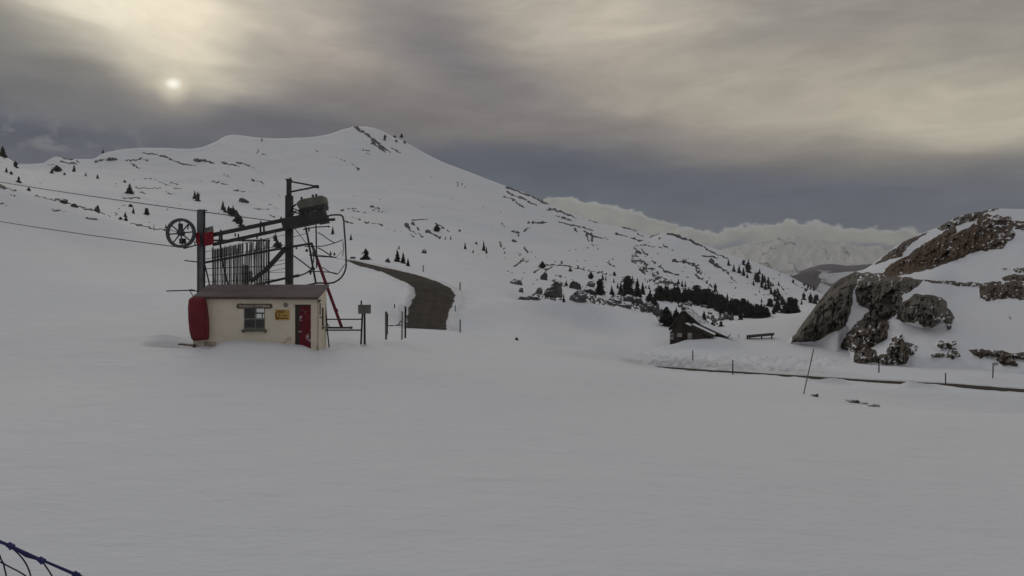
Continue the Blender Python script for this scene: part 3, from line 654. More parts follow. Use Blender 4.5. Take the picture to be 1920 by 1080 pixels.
# ------------------------------------------------------------------ conifers
def conifer_mesh(name, seed, kind):
    rnd = random.Random(seed); mb = MB()
    R = {'slim': .17, 'spire': .25, 'broad': .36, 'round': .45}[kind]
    nw = {'slim': 20, 'spire': 20, 'broad': 17, 'round': 16}[kind]
    for i in range(nw):
        t = i / (nw - 1)
        if kind in ('slim', 'spire'): r = R * (1 - t) ** .85 + .012
        elif kind == 'broad': r = R * (1 - t ** 1.7) * (.80 + .25 * math.sin(t * 9 + seed)) + .015
        else: r = R * math.sqrt(max(0, 1 - (2 * (t * .94 + .02) - .9) ** 2 / 1.25)) * (.85 + .2 * math.sin(t * 7 + seed))
        z = .05 + .95 * t
        nb = max(4, int(5 + 22 * r / .4))
        for k in range(nb):
            a = rnd.uniform(0, 6.283); rr = r * rnd.uniform(.55, 1.15); zz = z + rnd.uniform(-.03, .02)
            dx, dy = math.cos(a), math.sin(a); w = rr * rnd.uniform(.22, .40) + .012; dr = rr * rnd.uniform(.15, .45)
            px, py = -dy, dx
            tip = (dx * rr, dy * rr, max(.02, zz - dr)); mid = (dx * rr * .55, dy * rr * .55)
            h = rnd.uniform(.02, .045)
            mb.add([(0, 0, zz + .03), (mid[0] + px * w, mid[1] + py * w, zz - dr * .35 - h), tip, (mid[0] - px * w, mid[1] - py * w, zz - dr * .35 - h), (mid[0], mid[1], zz - dr * .3 + h)],
                   [(0, 1, 4), (1, 2, 4), (2, 3, 4), (3, 0, 4)])
            if rnd.random() < .6:   # loose twig clump that breaks the outline
                q = Vector((dx * rr * rnd.uniform(.75, 1.1), dy * rr * rnd.uniform(.75, 1.1), zz - dr * .6)); e = w * .7
                mb.add([q + Vector((rnd.uniform(-e, e), rnd.uniform(-e, e), rnd.uniform(-e, e) * .8)) for _ in range(3)], [(0, 1, 2)])
    me = bpy.data.meshes.new(name); me.from_pydata(mb.v, [], mb.f); me.materials.append(M['crown'])
    return me
trk = MB().tube([(0, 0, -.10), (0, 0, .5), (0, 0, .93)], .028, 6, r2=.006).mesh('conifer_trunk'); trk.materials.append(M['bark'])
VAR = {k: [conifer_mesh('conifer_crown', 10 * i + j, k) for j in range(3)] for i, k in enumerate(('slim', 'spire', 'broad', 'round'))}
ntree = [0]
def tree(px, py, h, kind, label, group=None, wide=1., back=0.):
    d = hit(px, py) + back
    p = P(px, py, d); H = h * d / F * 1.1
    if back: p.z = CZ - (py - 540) / F * (d - back)
    p.z -= .02 * H
    o = thing('conifer_tree', label, 'tree', p, group)
    o.rotation_euler.z = random.uniform(0, 6.28); o.scale = (H * wide * 1.3, H * wide * 1.3, H)
    c = link(bpy.data.objects.new('crown', VAR[kind][ntree[0] % 3]), o)
    t = link(bpy.data.objects.new('trunk', trk), o)
    ntree[0] += 1
    return o

LONE = [
 (5,294,19,'spire','dark spire tree on the snowy shoulder at the far left edge',1.2),(29,314,12,'broad','dark bushy tree just below the left-edge shoulder of snow',1),(12,323,9,'spire','small tree low on the left-edge snow slope, left of a round bush',.9),
 (35,342,11,'broad','leaning bushy tree right where the upper lift cable leaves the left edge',.9),(54,358,6,'round','small round bush alone below the upper cable near the left edge',1),(21,327,5,'round','round dark bush under the bushy tree on the left-edge slope',1),
 (107,322,11,'round','wide dark red-brown bush on the left ridge under its first rounded top',1.2),(97,325,6,'round','tiny bush tucked left of the wide dark bush on the left ridge',.9),(121,328,4,'round','dot-sized bush right of and below the wide dark bush on the left ridge',1),(139,322,13,'spire','slim lone tree on the left ridge slope beside the wide bush',.75),
 (161,330,7,'spire','smaller left one of two little trees level on the left ridge slope',.8),(183,335,8,'spire','right one of two little trees level on the left ridge slope',1.1),(193,287,7,'spire','tiny tree standing on the skyline at the left end of the ridge plateau',1),
 (243,363,17,'slim','tall narrow dark tree standing on small rocks right above the upper cable',2.0),(234,342,4,'round','dot of a bush up-slope left of the tall narrow tree by the cable',1.2),
 (365,373,15,'slim','left thin stem of the bent pair of trees midway up the left mountain slope',1.1),(371,377,17,'broad','right thicker stem of the bent pair of trees midway up the left mountain slope',.7),
 (235,407,10,'spire','left pointed tree of the small stand below the upper cable, left of the wheel',.9),(250,400,11,'spire','right pointed tree of the small stand below the upper cable, left of the wheel',.75),(245,388,5,'round','low bush above the small stand left of the wheel',1.4),(275,403,12,'round','ragged bushy tree standing alone up-left of the wheel',.75),(226,412,5,'round','low bush at the snow edge below the small stand left of the wheel',1.1),(236,414,6,'round','second low bush at the snow edge below the small stand left of the wheel',1),
 (311,428,7,'spire','tiny tree touching the left rim of the bull wheel from behind',.9),
 (624,439,14,'spire','dark pointed tree seen behind the access cage right of the motor',.75),(658,450,11,'spire','small pointed tree just right of the bent cage tube',.75),(556,467,6,'spire','tiny tree seen right of the dark tower post at the height of the brace',1),(575,472,5,'round','little dark bush between the dark tower post and the ladder',1),(620,478,8,'spire','left one of two tiny trees above the far end of the road',.8),(627,479,6,'broad','right one of two tiny trees above the far end of the road',1),
 (686,487,20,'broad','solid triangular tree standing above the road, right of the cage',1.1),(679,477,5,'slim','tiny thin tree left of the triangular tree above the road',1),(745,491,22,'spire','tall ragged tree in the clump above the road bend',.9),(756,494,20,'spire','second ragged tree of the clump above the road bend',.8),(765,499,14,'slim','low straggling tree at the right end of the clump above the road bend',1.3),(748,467,7,'spire','tiny tree up-slope of the clump above the road bend',.8),
 (819,434,12,'round','round dark tree growing on the rocky knoll in the middle of the slope',.9),(835,449,6,'spire','left one of two tiny trees under the rocky knoll',.7),(845,449,7,'spire','right one of two tiny trees under the rocky knoll',.7),(872,467,12,'spire','narrow dark tree down-slope right of the rocky knoll',.75),(887,474,6,'spire','tiny tree right of and below the narrow tree on the middle slope',.9),(907,470,18,'spire','tall thin tree of a leaning pair on the middle slope',.6),(912,475,12,'spire','shorter tree of the leaning pair on the middle slope',.6),(862,434,4,'round','dot of a bush right of the rocky knoll',1),(893,458,4,'round','dot of a bush between the narrow tree and the leaning pair',1),
 (1017,503,12,'round','round topped tree above the round boulder left of the boulder field',.9),(1053,494,5,'broad','little tree on the snow lip above the boulder field',1.3),(1069,509,6,'round','round bush hanging under the snow lip above the boulder field',1),(1084,503,6,'spire','little tree on the right part of the snow lip above the boulder field',1.2),(1094,505,4,'spire','tiny tree at the end of the snow lip above the boulder field',1),
 (1062,536,10,'slim','thin tree between the two largest grey boulders',1.4),(1108,523,12,'round','dense oval tree standing on a snow-capped boulder',.75),(1130,525,12,'spire','pointed tree up-slope right of the oval tree on the boulder',.7),(1136,526,10,'slim','thin bare-looking tree right next to a pointed tree up-slope of the boulders',.7),(1151,530,8,'spire','tiny pointed tree alone on the snow above the first dark trees of the wood',.8),(1152,517,7,'round','small bush on rocks up-slope above the left end of the wood',.8),
 (1125,553,27,'round','big black oval tree in the right half of the boulder field',.68),(1057,566,15,'spire','narrow dark tree at the foot of the largest grey boulder',.55),(1147,553,17,'spire','dark tree at the left end of the wood',.8),(1158,541,10,'spire','small dark tree behind the left end of the wood',.8),(1150,560,14,'broad','low bushy tree at the left end of the wood in front of a dark spire',.8),
 (1164,551,22,'spire','dark tree left of the broad round-headed tree',.8),(1177,556,35,'round','broad round-headed black tree, the largest of the wood left end',.72),(1195,557,33,'spire','tall pointed black tree right of the broad round-headed one',.85),(1205,552,22,'spire','lower pointed tree right of the tall pointed black one',.75),(1186,525,8,'spire','tiny tree on the snow right above the broad round-headed tree',.7),(1211,541,6,'spire','tiny left tree of a pair right of the pointed black trees',.9),(1217,542,8,'spire','small right tree of a pair right of the pointed black trees',.9),
 (1219,576,32,'broad','scruffy dark tree leaning over the rocks left of the cabin wood',.75),(1228,572,20,'broad','lower scruffy tree right of the leaning one among the rocks',.8),(1272,533,10,'slim','thin tree sticking up above the wood, left of a close pair',1.2),(1279,538,12,'spire','left tree of the close pair sticking up above the wood',.8),(1285,538,11,'spire','right tree of the close pair sticking up above the wood',.6),
 (1256,611,28,'spire','black tree rising left of the cabin gable',.95),(1266,612,20,'broad','low black tree directly behind the cabin chimney side',.9),(1246,606,14,'broad','low black tree at the snow edge left of the cabin',1),(1320,616,31,'spire','big black triangular tree right behind the cabin roof',1.05),(1309,614,18,'broad','smaller black tree between the cabin roof and the big triangular tree',.9),(1250,612,33,'round','wide black tree at the snow edge left of the cabin gable',.7),(1268,615,36,'broad','tall black tree close behind the cabin gable, left of its chimney',.8),(1336,616,14,'broad','low dark tree right of the big triangular tree behind the cabin',1.1),(1352,612,10,'broad','low dark bush at the snow edge right of the cabin',1.2),
 (1341,547,16,'broad','tree with a bent top standing out above the middle of the wood',.7),(1444,575,14,'round','dark rounded tree in the gap right of the long wood',1),(1455,586,17,'spire','dark tree under the lower end of the ridge stand',.9),(1458,582,26,'slim','tall thin tree at the foot of the ridge stand',1.5),(1451,589,12,'broad','low dark tree at the snow edge right of the long wood',1),
 (1472,587,22,'broad','left tree of the black block beside the rocky hill',1),(1482,588,28,'round','middle tree of the black block beside the rocky hill',.85),(1491,587,25,'round','right tree of the black block beside the rocky hill',.6),
 (1366,498,12,'spire','small tree left of the stand on the far ridge shoulder',.8),(1376,509,13,'spire','tree at the upper left of the ridge stand',.8),(1386,512,15,'spire','second tree at the upper left of the ridge stand',.8),(1394,517,15,'spire','third tree along the upper left of the ridge stand',.75),(1394,497,10,'broad','left half of the black double tree at the top of the ridge stand',1),(1403,511,23,'broad','big black tree at the top of the ridge stand',.75),(1401,521,9,'slim','thin dark tree under the big black tree of the ridge stand',1.2),
 (1460,535,8,'spire','lone small tree on clear snow right of the ridge stand',.8),(1487,531,8,'broad','small tree where the far ridge meets the dark spur',.8),(1508,535,4,'round','dot of a bush on the ridge right of the small tree by the dark spur',1),(1515,539,8,'spire','upper left tree of the row running down the far ridge end',.8),(1520,542,7,'spire','middle tree of the row running down the far ridge end',.8),(1526,544,9,'spire','lowest tree of the row running down the far ridge end',.8),(1511,546,5,'round','left bush of a small pair under the row of ridge end trees',.9),(1514,543,5,'spire','right bush of a small pair under the row of ridge end trees',.9),
 (1503,571,9,'spire','narrow dark tree in the snow gap left of the rocky hill',.8),(1507,562,14,'broad','ragged tree above the snow gap left of the rocky hill',.8),(1520,568,19,'broad','dark tree close against the rocky hill',.7),(1528,570,18,'spire','dark tree touching the rocky hill edge',.8),(1532,563,12,'broad','upper dark tree touching the rocky hill edge',.9),(1428,567,7,'slim','single thin tree on the snow between the long wood and the ridge stand',1.4),
 (740,258,4,'round','small bush by the skyline right of the summit rocks',1.2),(753,258,7,'round','dark bush on the skyline right of the summit',.8),(491,264,6,'spire','tiny tree just under the skyline of the middle hump',.8),(758,267,3,'round','dot of a bush low on the skyline right of the summit',1),
]
LONE2 = [(722,258,5),(721,263,5),(743,266,4),(759,269,4)]
for (px, py, h, k, lab, w) in LONE:
    tree(px, py, h, k, lab, None, w)
for (px, py, h) in LONE2:
    tree(px, py, h, 'round', 'speck of a dark bush on the summit flank', 'bushes on the summit flank', 1.)
for (px, py, h, k, w) in [(418,394,17,'spire',.8),(422,398,10,'broad',.8),(429,400,14,'broad',.75),(437,406,20,'broad',.75),(444,416,21,'broad',.75),(452,425,20,'broad',.6),(448,420,16,'round',.6),(433,404,13,'round',.7)]:
    tree(px, py, h, k, 'black tree in the tight clump above the left end of the lift rails', 'tight clump above the lift rails', w)
for (px, py, h, k, w) in [(517,452,15,'spire',.8),(514,448,8,'broad',.8),(520,466,14,'round',.9),(526,466,12,'broad',.8),(523,468,11,'round',1.)]:
    tree(px, py, h, k, 'dark tree in the clump just left of the tower post, above the brace', 'clump left of the tower post', w)
# the long black wood behind the cabin: every tree of it stands on the valley floor
TOPL = [(1228, 548), (1240, 538), (1262, 541), (1290, 541), (1310, 543), (1330, 544), (1350, 552), (1362, 557), (1380, 561), (1400, 566), (1415, 569), (1430, 577), (1442, 584)]
BOTL = [(1228, 562), (1262, 564), (1275, 569), (1300, 570), (1330, 574), (1342, 588), (1378, 592), (1384, 601), (1410, 598), (1430, 595), (1442, 593)]
rw = random.Random(5)
def lerpl(L, x):
    return float(np.interp(x, [a for a, b in L], [b for a, b in L]))
nwood = 0
for i in range(128):
    px = rw.uniform(1230, 1442) if i > 36 else 1230 + i * 5.8 + rw.uniform(-2, 2)
    t, b = lerpl(TOPL, px), lerpl(BOTL, px)
    h = rw.uniform(17, 25)
    lo = t + h + rw.uniform(0, 2) if i <= 36 else rw.uniform(min(t + h * .95, b), b + 1)
    lo = min(max(lo, t + 12), b + 1)
    if i <= 36 and rw.random() < .35: h += rw.uniform(3, 8); t -= 6
    h = min(h, lo - t + rw.uniform(0, 5))
    tree(px, lo, max(10, h), rw.choice(['spire', 'broad', 'spire', 'spire', 'slim', 'round']), 'black conifer packed in the long wood between the cabin and the far ridge', 'the long wood behind the cabin', rw.uniform(.8, 1.1))
for i in range(46):
    f = rw.random() ** .9; w = rw.gauss(0, 1) * 6 * (.8 if f > .6 else 1.1)
    px = 1414 + 54 * f + w * .8; py = 520 + 50 * f - w * .55 + rw.uniform(-2, 2)
    tree(px, py, rw.uniform(8, 14) * (1.05 - .25 * abs(w) / 12), rw.choice(['spire', 'spire', 'broad', 'slim']), 'dark conifer in the slanting stand that runs down the far ridge', 'slanting stand on the far ridge', rw.uniform(.75, 1.05))

# ------------------------------------------------------------------ boulders
def rock_mesh(seed, flat=1.):
    bm = bmesh.new(); bmesh.ops.create_icosphere(bm, subdivisions=4, radius=.5)
    rnd = random.Random(seed); off = Vector((rnd.uniform(0, 50), rnd.uniform(0, 50), rnd.uniform(0, 50)))
    planes = [(Vector((rnd.uniform(-1, 1), rnd.uniform(-1, .3), rnd.uniform(-.2, 1))).normalized(), rnd.uniform(.28, .42)) for _ in range(10)]
    for v in bm.verts:
        p = v.co.copy()
        for n, c in planes:
            e = p.dot(n) - c
            if e > 0: p -= n * e * .85
        n1 = mnoise.fractal(p * 2.0 + off, .8, 2.1, 5); n2 = mnoise.ridged_multi_fractal(p * 2.6 + off * 2, .9, 2.2, 4, 1., 2.)
        p *= 1 + .26 * n1 - .10 * (n2 - 1.2)
        p.z = max(p.z, -.3)
        v.co = p
    me = bpy.data.meshes.new('boulder'); bm.to_mesh(me); bm.free()
    me.polygons.foreach_set('use_smooth', np.zeros(len(me.polygons), bool))
    return me
BOULD = [
 (967,533,20,13,0,'flat-topped grey boulder at the left end of the boulder field'),(1021,525,15,17,1,'round dark boulder above the left part of the boulder field'),(977,548,10,10,1,'small dark boulder under the flat-topped one'),
 (1011,552,14,16,0,'grey boulder with a snow notch, left of the largest boulder'),(1041,558,38,28,0,'largest grey boulder, dome shaped, in the boulder field'),(1080,542,20,20,1,'dark cracked boulder right above the largest one'),(1083,565,32,22,0,'wide brown-grey boulder right of the largest one'),
 (1101,548,30,9,0,'flat grey slab with snow on it above the wide boulder'),(1108,538,18,14,0,'grey boulder under the oval tree'),(981,562,18,8,1,'low dark rock at the snow edge, left of a larger one'),(998,562,18,10,1,'low dark rock at the snow edge in front of the notched boulder'),
 (1148,570,32,14,0,'wide snow-capped rock at the snow edge right of the big oval tree'),(1179,566,22,16,0,'blocky grey rock under the broad round-headed tree'),(1172,577,34,13,0,'long low rock along the snow edge under the wood'),(1233,592,13,20,0,'tall grey boulder with a dark crack left of the cabin'),(1249,592,17,15,1,'dark boulder beside the tall cracked one left of the cabin'),
 (1213,583,26,18,0,'broken rock at the snow edge left of the tall cracked boulder'),(1197,570,18,16,0,'snow-dusted rock between the wood and the snow edge'),(1362,599,13,15,0,'snow-dusted boulder under the wood right of the cabin'),(1373,600,9,12,0,'narrow boulder beside the snow-dusted one right of the cabin'),(1352,601,10,10,0,'small boulder left of the snow-dusted one right of the cabin'),
 (137,388,13,8,1,'arched dark rock on the crest of the left slope'),(118,380,12,5,1,'flat dark rock on the crest left of the arched rock'),(181,396,9,13,1,'upright oval rock on the crest of the left slope'),(208,301,17,8,1,'dark block on the left ridge under the plateau'),(375,303,19,7,1,'dark flat block high on the left mountain slope'),(454,379,20,10,1,'dark wedge-shaped rock above the tight clump of trees'),
 (795,475,9,5,1,'pointed rock with a snow tail on the slope right of the road clump'),(726,492,8,5,1,'small dark rock beside the road left of the tree clump'),(661,485,8,3,1,'small flat rock above the road beside the cage'),
 (969,638,4,4,1,'tiny dark stone alone on the snow in the middle of the picture'),(1530,744,13,4,1,'black flat stone showing through the snow by the leaning pole'),(1598,755,24,5,0,'grey flat stone showing through the snow right of the black one'),(1622,758,12,3,0,'thin grey stone in the snow right of the flat grey one'),(1643,763,16,3,0,'last thin grey stone in the row showing through the snow'),
 (1300,617,12,7,0,'snow-dusted rock behind the cabin roof'),(1290,573,16,9,0,'snow-covered rock under the wood straight above the cabin'),
]
RM = [[rock_mesh(i + 30 * j) for i in range(5)] for j in range(2)]
for j in range(2):
    for me in RM[j]: me.materials.append(M['darkrock'] if j else M['rock'])
for i, (px, py, w, h, k, lab) in enumerate(BOULD):
    d = hit(px, py); p = P(px, py, d); W = w * d / F; H = h * d / F
    o = link(bpy.data.objects.new('boulder', RM[k][i % 5])); tag(o, lab, 'boulder')
    if h <= 5:  W *= 1.2; H *= 1.8
    o.location = (p.x, p.y + W * .2, p.z + H * .22); o.scale = (W * 1.15, W * .95, H * 1.5)
    o.rotation_euler.z = random.uniform(-.5, .5)

# ------------------------------------------------------------------ the hut
S = 33 / F
def X(px, d=33): return (px - 960) / F * d
def Zz(py, d=33): return CZ - (py - 540) / F * d
hut = thing('lift_hut', 'small cream hut with brown lean-to roof and red door, half buried in snow', 'hut', (X(480), 33.6, Zz(650)))
xl, xr = X(362), X(597); zb = Zz(690); ze = Zz(560); DB = 34.45
w = MB(); T = .12
def fbox(px0, px1, py0, py1, d0=33, d1=33 + T): w.box((X(px0), d0, Zz(py1)), (X(px1), d1, Zz(py0)))
fbox(362, 457, 559, 690); fbox(457, 497, 559, 575.5); fbox(457, 497, 618, 690); fbox(497, 553, 559, 690); fbox(553, 583, 559, 571); fbox(583, 597, 559, 690)
zt = CZ + .075                                   # top of the back wall
def backbox(px0, px1, z0, z1): w.box((px0, DB - .1, z0), (px1, DB, z1))
bx0, bx1 = (479.5 - 960) / F * DB, (497 - 960) / F * DB; bz0, bz1 = CZ - (597 - 540) / F * DB, CZ - (577 - 540) / F * DB
backbox(xl, bx0, zb, zt); backbox(bx1, xr, zb, zt); backbox(bx0, bx1, zb, bz0); backbox(bx0, bx1, bz1, zt)
for xa in (xl, xr - T):                            # side walls with a sloping top
    y0, y1 = 33 + T, DB - .1
    sl = (zt - ze) / (DB - 33)
    w.hexa([(xa, y0, zb), (xa + T, y0, zb), (xa + T, y1, zb), (xa, y1, zb), (xa, y0, ze + sl * T), (xa + T, y0, ze + sl * T), (xa + T, y1, zt - sl * .1), (xa, y1, zt - sl * .1)])
w.build('wall', M['cream'], hut)
MB().box((X(384), 32.955, zb), (X(405), 32.998, Zz(641))).build('plinth', M['plinth'], hut)
rf = MB()
yf, yb = 32.82, DB + .16
zf0, zb0 = Zz(558.5, yf), CZ + .11
rf.hexa([(X(364), yf, zf0), (xr + .06, yf, zf0 - .03), (xr + .1, yb, zb0), (X(364) - .05, yb, zb0), (X(364), yf, zf0 + .07), (xr + .06, yf, zf0 + .04), (xr + .1, yb, zb0 + .07), (X(364) - .05, yb, zb0 + .07)])
roof = rf.build('roof', M['roof'], hut)
MB().hexa([(X(366), yf - .035, zf0 - .06), (xr + .04, yf - .035, zf0 - .09), (xr + .04, yf - .003, zf0 - .09), (X(366), yf - .003, zf0 - .06), (X(366), yf - .035, zf0 + .05), (xr + .04, yf - .035, zf0 + .025), (xr + .04, yf - .003, zf0 + .025), (X(366), yf - .003, zf0 + .05)]).build('fascia', M['fascia'], roof)
# window
win = MB(); fw = .055
wx0, wx1, wz0, wz1 = X(457), X(497), Zz(618), Zz(575.5)
ya, yb_ = 33.02, 33.09
win.box((wx0, ya, wz0), (wx0 + fw, yb_, wz1)); win.box((wx1 - fw, ya, wz0), (wx1, yb_, wz1))
win.box((wx0 + fw, ya, wz1 - fw), (wx1 - fw, yb_, wz1)); win.box((wx0 + fw, ya, wz0), (wx1 - fw, yb_, wz0 + .09))
zc = Zz(598); win.box((wx0 + fw, ya, zc - .03), (wx1 - fw, yb_, zc + .03))
xc = X(479); win.box((xc - .02, ya + .005, zc + .03), (xc + .02, yb_ - .005, wz1 - fw)); win.box((xc - .02, ya + .005, wz0 + .09), (xc + .02, yb_ - .005, zc - .03))
wf = win.build('window', M['winframe'], hut)
MB().box((wx0 + fw, 33.05, wz0 + .09), (wx1 - fw, 33.056, wz1 - fw)).build('pane', M['glass'], wf)
sl_ = MB().box((X(454), 32.86, Zz(621.5)), (X(500), 32.997, Zz(618)))
sl_.box((X(455.5), 32.93, Zz(624)), (X(458.5), 32.997, Zz(621.5))); sl_.box((X(496.5), 32.93, Zz(624)), (X(499.5), 32.997, Zz(621.5)))
sl_.build('sill', M['wood'], wf, .01)
bw = MB()
bzc = (bz0 + bz1) / 2
bw.box((bx0, DB - .08, bzc - .035), (bx1, DB - .03, bzc + .035)); bw.box(((bx0 + bx1) / 2 + .1, DB - .08, bz0), ((bx0 + bx1) / 2 + .14, DB - .03, bzc - .035))
bw.build('window', M['dark'], hut)
# door
dr = MB().box((X(561.5), 33.03, zb), (X(582.5), 33.075, Zz(573.2)))
for k in range(1, 6): dr.box((X(561.5) + k * .092 - .004, 33.022, zb), (X(561.5) + k * .092 + .004, 33.03, Zz(574)))
door = dr.build('door', M['reddoor'], hut)
MB().box((X(559.5), 32.97, Zz(623)), (X(566), 33.02, Zz(620.8))).build('handle', M['shutter'], door, .008)
jb = MB().box((X(553), 33.05, zb), (X(561.3), 33.11, Zz(571.2))); jb.box((X(553), 33.0, Zz(573.2)), (X(583), 33.06, Zz(571)))  # tall dark panel stands in for the shadow gap beside the leaf
jb.build('door_frame_and_shade_gap', M['darkwood'], hut)
# sign board with raised letters
def text_obj(txt, size, mat, parent, loc, width=None, ext=.006, bold=0.):
    cu = bpy.data.curves.new('lettering', 'FONT'); cu.body = txt; cu.size = size; cu.extrude = ext; cu.offset = bold
    cu.align_x = 'CENTER'; cu.align_y = 'CENTER'
    tmp = bpy.data.objects.new('tmp', cu); link(tmp)
    dg = bpy.context.evaluated_depsgraph_get(); dg.update()
    me = bpy.data.meshes.new_from_object(tmp.evaluated_get(dg)); bpy.data.objects.remove(tmp)
    sx = 1.
    if width:
        xs = [v.co.x for v in me.vertices]; sx = width / (max(xs) - min(xs))
    me.transform(Matrix.Rotation(math.pi / 2, 4, 'X') @ Matrix.Diagonal((sx, 1, 1, 1)))
    me.transform(Matrix.Translation(Vector(loc) - parent_origin(parent)))
    me.materials.clear(); me.materials.append(mat); me.name = 'lettering'
    return link(bpy.data.objects.new('lettering', me), parent)
sx0, sx1, sz0, sz1 = X(444), X(511), Zz(578.6), Zz(569.8)
pts = []
for (cx, a0) in ((sx1 - .09, -90), (sx0 + .09, 90)):
    for k in range(7):
        a = math.radians(a0 + k * 30); zz = (sz0 + sz1) / 2
        pts.append(Vector((cx + .09 * math.cos(a), 32.955, zz + (sz1 - sz0) / 2 * math.sin(a))))
sg = MB().prism(pts, (0, .043, 0)).build('name_board', M['signwood'], hut)
text_obj('MULKEYZ COTIERAS', .17, M['signtext'], sg, ((sx0 + sx1) / 2, 32.952, (sz0 + sz1) / 2), (sx1 - sx0) * .86, .004, .003)
# amber notice
nb = MB().pbox(515.5, 581, 542.5, 600, 32.97, 32.998).build('notice_plate', M['yellow'], hut)
ink = MB()
for (a, b, c, d_) in ((519, 582.6, 534, 584.2), (517, 585.8, 532, 587), (527.5, 591, 538, 592), (524.5, 595.9, 540, 597.4)): ink.pbox(a, b, c, d_, 32.963, 32.969)
for poly in ([(516.3, 587.5), (518.2, 587.5), (519.2, 596), (522, 596), (523.2, 588.2), (524.6, 588.6), (523, 598.6), (517.2, 598.6)], [(519.0, 593.6), (520.2, 593.2), (520.2, 595.0), (519.2, 595.0)]):
    ink.prism([P(a, b, 32.963) for a, b in poly], (0, .006, 0))
ink.build('pictogram', M['signink'], nb)
lm = MB(); c = P(535.3, 572, 32.93)
ring = [c + Vector((.075 * math.cos(a), 0, .075 * math.sin(a))) for a in np.linspace(0, 2 * math.pi, 19)]
lm.tube(ring, .024, 6, False); lamp = lm.build('wall_lamp', M['dark'], hut)
MB().disc(c + Vector((0, .03, 0)), (0, 1, 0), .06, .06).build('lamp_glass', M['lampglass'], lamp)
# slit window and pipe on the right-hand end
def ebox(m, d0, d1, py0, py1, t): m.box((xr + .002, d0, Zz(py1, (d0 + d1) / 2)), (xr + t, d1, Zz(py0, (d0 + d1) / 2)))
e1 = MB(); ebox(e1, 33.62, 33.80, 577, 611, .03); sw = e1.build('window', M['black'], hut)
e2 = MB(); ebox(e2, 33.55, 33.95, 613, 616, .09); e2.build('sill', M['wood'], sw)
e3 = MB(); ebox(e3, 33.18, 33.24, 568, 590, .05); ebox(e3, 33.16, 33.42, 594, 596, .06); e3.build('drain_pipe', M['wood'], hut)
MB().tube([P(597.5, 566, 32.9), P(600.5, 563, 33.15)], .045, 8).build('bracket', M['dark'], hut)
MB().box((X(596) - .01, 32.972, zb), (X(597.2), 32.998, ze)).build('corner_strip', M['plinth'], hut)

# red crash pad leaning on the left end of the hut
pad = MB(); prof = [(362.5, 639, .0), (359.5, 635, .2), (357.2, 622, .36), (355, 600, .44), (354.3, 575, .42), (355.2, 562, .34), (359, 557, .1)]
prof_r = [(389.2, 637, .0), (389.6, 632, .2), (389.0, 615, .36), (388.3, 598, .44), (386, 578, .42), (383.5, 562, .34), (381, 556.5, .1)]
N = 16; rings = []
for (l, r) in zip(prof, prof_r):
    a = P(l[0], l[1], 32.75); b = P(r[0], r[1], 32.75); cc = (a + b) / 2; rx = (b - a).length / 2; ry = .18 + l[2]
    dz = (b.z - a.z) / 2
    ring_ = []
    for k in range(N):
        t = 2 * math.pi * k / N
        ex = math.copysign(abs(math.cos(t)) ** .55, math.cos(t)); ey = math.copysign(abs(math.sin(t)) ** .55, math.sin(t))
        ring_.append((cc.x + rx * ex, 32.80 + ry * .55 * ey, cc.z + dz * ex))
    rings.append(ring_)
vs = [v for r in rings for v in r]; fsx = []
for i in range(len(rings) - 1):
    for k in range(N): fsx.append((i * N + k, i * N + (k + 1) % N, (i + 1) * N + (k + 1) % N, (i + 1) * N + k))
fsx += [tuple(range(N))[::-1], tuple((len(rings) - 1) * N + k for k in range(N))]
pad.add(vs, fsx)
po = thing('crash_pad', 'dark red bulging crash pad wrapped round the left end of the cream hut', 'crash pad', P(372, 640, 32.8))
pb = pad.build('cover', M['redpad'], po, smooth=True)
MB().tube([P(384, 560, 32.45), P(387.2, 585, 32.40), P(389, 610, 32.40), P(389.6, 633, 32.5)], .018, 6).build('seam', M['darkred'], po)
# stick with a bracket behind the pad
bt = thing('cable_arm', 'thin black rod pointing left from the hut roof corner', 'rod', P(372, 548, 33.6))
MB().tube([P(312, 545.6, 33.5), P(354, 544.4, 33.5), P(373, 546, 33.6)], .028, 6).build('rod', M['black'], bt)
MB().tube([P(353.5, 544, 33.5), P(358, 542.6, 33.5), P(364, 544, 33.5), P(369, 546.3, 33.6)], .018, 6).build('loop', M['black'], bt)
MB().tube([P(355.5, 544.5, 33.5), P(363, 557, 33.3)], .02, 6).build('stay', M['black'], bt)
# loose plank in the hollow
pk = thing('plank', 'dark splintered plank lying in the snow hollow left of the hut', 'plank', P(350, 646, 32.7))
MB().hexa([P(333, 646.6, 32.6), P(366, 650, 32.5), P(368, 648, 32.95), P(338, 645, 33.1), P(333, 645.2, 32.6), P(366, 648, 32.5), P(368, 646, 32.95), P(338, 643.4, 33.1)]).build('board', M['darkwood'], pk)
MB().hexa([P(350, 648, 32.4), P(364, 651, 32.4), P(366, 650, 32.6), P(353, 647, 32.6), P(350, 646.4, 32.4), P(364, 649, 32.4), P(366, 648, 32.6), P(353, 645.4, 32.6)]).build('splinter', M['darkred'], pk)

